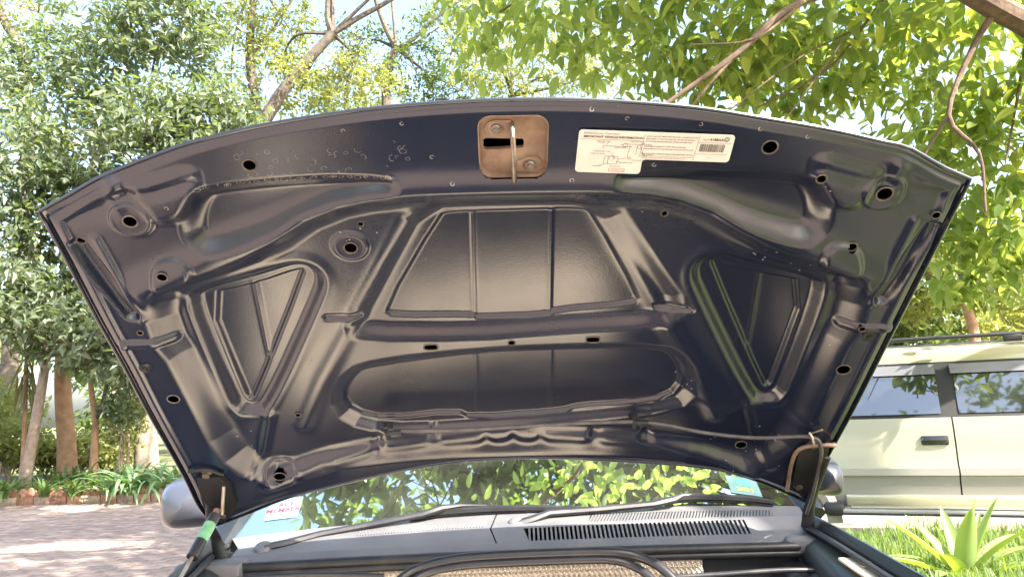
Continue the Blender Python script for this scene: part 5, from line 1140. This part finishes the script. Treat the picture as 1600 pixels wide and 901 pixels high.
for s in (1, -1):
    # dark inner shell, then panels proud of it
    fd = panel('front_door', .006, 1.02, .60, 1.20, M['suv_gold'], s, suv, .006); rd = panel('rear_door', -.88, -.006, .60, 1.20, M['suv_gold'], s, suv, .006)
    for d, x0, x1 in ((fd, .006, 1.02), (rd, -.78, -.006)):
        panel('door_cladding', x0, x1, .46, .735, M['suv_silver'], s, d, .012); panel('rub_strip', x0, x1, .745, .80, M['suv_silver'], s, d, .022)
        mb = MB(); hx = x0 + .14 if x0 >= 0 else x0 + .16; mb.box((hx, s * (side_y(1.02) + .012), 1.02), (.20, .03, .075), bev=.012); mb.box((hx, s * (side_y(1.02) + .028), 1.025), (.15, .02, .03), bev=.006); mb.build('door_handle', M['chrome'], d, world=False)
    panel('front_wing', 1.04, 2.30, .74, 1.16, M['suv_gold'], s, suv, .004); panel('wing_cladding', 1.04, 1.06 + .02, .46, .74, M['suv_silver'], s, suv, .012); panel('rear_quarter', -2.12, -.90, .78, 1.20, M['suv_gold'], s, suv, .006)
    # window frames and glass
    panel('window_trim', -2.05, 1.30, 1.20, 1.66, M['suv_black'], s, suv, .0, 12, .25, -.62)
    for (x0, x1, a, b, nm) in ((.07, 1.20, .0, -.56, 'front_window'), (-.62, -.06, -.0, 0.0, 'rear_window'), (-.93, -.65, .20, 0, 'rear_quarter_light'), (-1.95, -1.02, .22, .12, 'cargo_window')):
        gw = panel(nm, x0, x1, 1.23, 1.62, M['suv_glass'], s, suv, .006, 6, a, b)
        if nm in ('front_window', 'rear_window'): panel('rain_visor', x0 + (a if nm == 'front_window' else 0) , x1 + b - (.10 if nm == 'front_window' else -.02), 1.555, 1.635, M['visor'], s, gw, .030)
    for (x0, x1, a) in ((1.20, 1.32, -.62),): panel('windshield_pillar', x0, x1, 1.20, 1.68, M['suv_gold'], s, suv, .010, 2, -.60, -.60)
    for (x0, x1) in ((-1.02, -.95),): panel('door_pillar', x0, x1, 1.20, 1.68, M['suv_gold'], s, suv, .010, 2, .2, .2)
    panel('roof_edge', -2.0, .72, 1.655, 1.79, M['suv_gold'], s, suv, .004, 10)
    # running board
    mb = MB(); mb.box((-.05, s * .97, .47), (2.02, .16, .055), bev=.015); bd = mb.build('running_board', M['suv_silver'], suv, world=False)
    mb = MB(); mb.box((-.05, s * 1.0, .503), (1.75, .10, .012), bev=.004); mb.box((-.05, s * .90, .545), (1.8, .02, .09), bev=.006); mb.build('step_pad', M['suv_gold'], bd, world=False)
    for x in (-1.05, .95): mb = MB(); mb.box((x, s * .965, .485), (.16, .18, .10), bev=.03); mb.build('board_end', M['suv_black'], bd, world=False)
    mb = MB(); mb.box((-.05, s * 1.045, .455), (2.0, .012, .02), bev=.004); mb.build('board_edge', M['suv_black'], bd, world=False)
    # roof rail
    mb = MB(); mb.tube(spline([(.52, s * .60, 1.80), (.36, s * .60, 1.845), (.2, s * .60, 1.862), (-1.5, s * .60, 1.862), (-1.7, s * .60, 1.845), (-1.85, s * .60, 1.80)], 4), .018, 8); rr3 = mb.build('roof_rail', M['suv_black'], suv, world=False)
    for x in (-.55,): mb = MB(); mb.box((x, s * .60, 1.83), (.14, .04, .06), bev=.012); mb.build('rail_foot', M['suv_black'], rr3, world=False)
    # wheels with arches
    for ax in (fa, ra):
        mb = MB(); mb.lathe((ax, s * .72, wr), (0, s, 0), [(.20, -.11), (.33, -.11), (.36, -.07), (.36, .07), (.34, .11), (.25, .115)], 30); wl = mb.build('wheel', M['black_rubber'], suv, world=False)
        mb = MB(); mb.lathe((ax, s * .72, wr), (0, s, 0), [(.25, .10), (.235, .07), (.12, .075), (.07, .10), (.05, .105)], 24); mb.build('rim', M['suv_silver'], wl, world=False)
        mb = MB(); rows = []
        for i in range(15):
            t = math.pi * i / 14; rows.append([(ax + math.cos(t) * rr4, s * yy, wr + math.sin(t) * rr4 * (1 if i not in (0, 14) else 1)) for rr4, yy in ((.41, .80), (.415, .935), (.47, .945), (.53, .90))])
        mb.grid(rows); mb.build('wheel_arch', M['suv_silver'], suv, world=False)
    mb = MB(); mb.box((1.12, s * 1.04, 1.30), (.10, .22, .17), bev=.035); mb.build('door_mirror', M['suv_gold'], suv, world=False)
    panel('sill', -.80, 1.02, .44, .62, M['suv_black'], s, suv, -.02)
# inner dark shell, bonnet, roof, nose and tail
mb = MB()
for s in (1, -1): mb.grid([[(x, s * (side_y(z) - .012), z) for x in (XR + .05, ra - .45, ra + .45, fa - .45)] for z in (.78, 1.0, 1.2)])
for s in (1, -1): mb.grid([[(x, s * (side_y(z) - .02), z) for x in (ra + .43, fa - .43)] for z in (.44, .6, .8)])
mb.box((.1, 0, .55), (4.2, 1.3, .2)); mb.build('underbody', M['suv_black'], suv, world=False)
mb = MB(); mb.grid([[(x, y, 1.79 + .035 * (1 - (y / .6) ** 2) - (.05 if x > .6 else 0) * ((x - .6) / .2)) for y in np.linspace(-.61, .61, 9)] for x in (-2.02, -1.2, 0, .6, .74)]); mb.build('roof', M['suv_gold'], suv, world=False)
mb = MB(); mb.grid([[(x, y, z - .06 * (y / .85) ** 4) for y in np.linspace(-.86, .86, 11)] for x, z in ((1.30, 1.205), (1.6, 1.19), (2.1, 1.13), (2.34, 1.06), (2.42, .90), (2.45, .60), (2.40, .42))]); mb.build('bonnet', M['suv_gold'], suv, world=False)
mb = MB(); mb.grid([[(x, y, z) for y in np.linspace(-.72, .72, 7)] for x, z in ((1.30, 1.21), (1.0, 1.45), (.72, 1.75))]); mb.build('windshield', M['suv_glass'], suv, world=False)
mb = MB(); mb.grid([[(x, y, z) for y in np.linspace(-w_, w_, 7)] for x, z, w_ in ((-2.14, .42, .84), (-2.18, .8, .87), (-2.14, 1.2, .84), (-2.02, 1.79, .62))]); mb.build('tailgate', M['suv_gold'], suv, world=False)
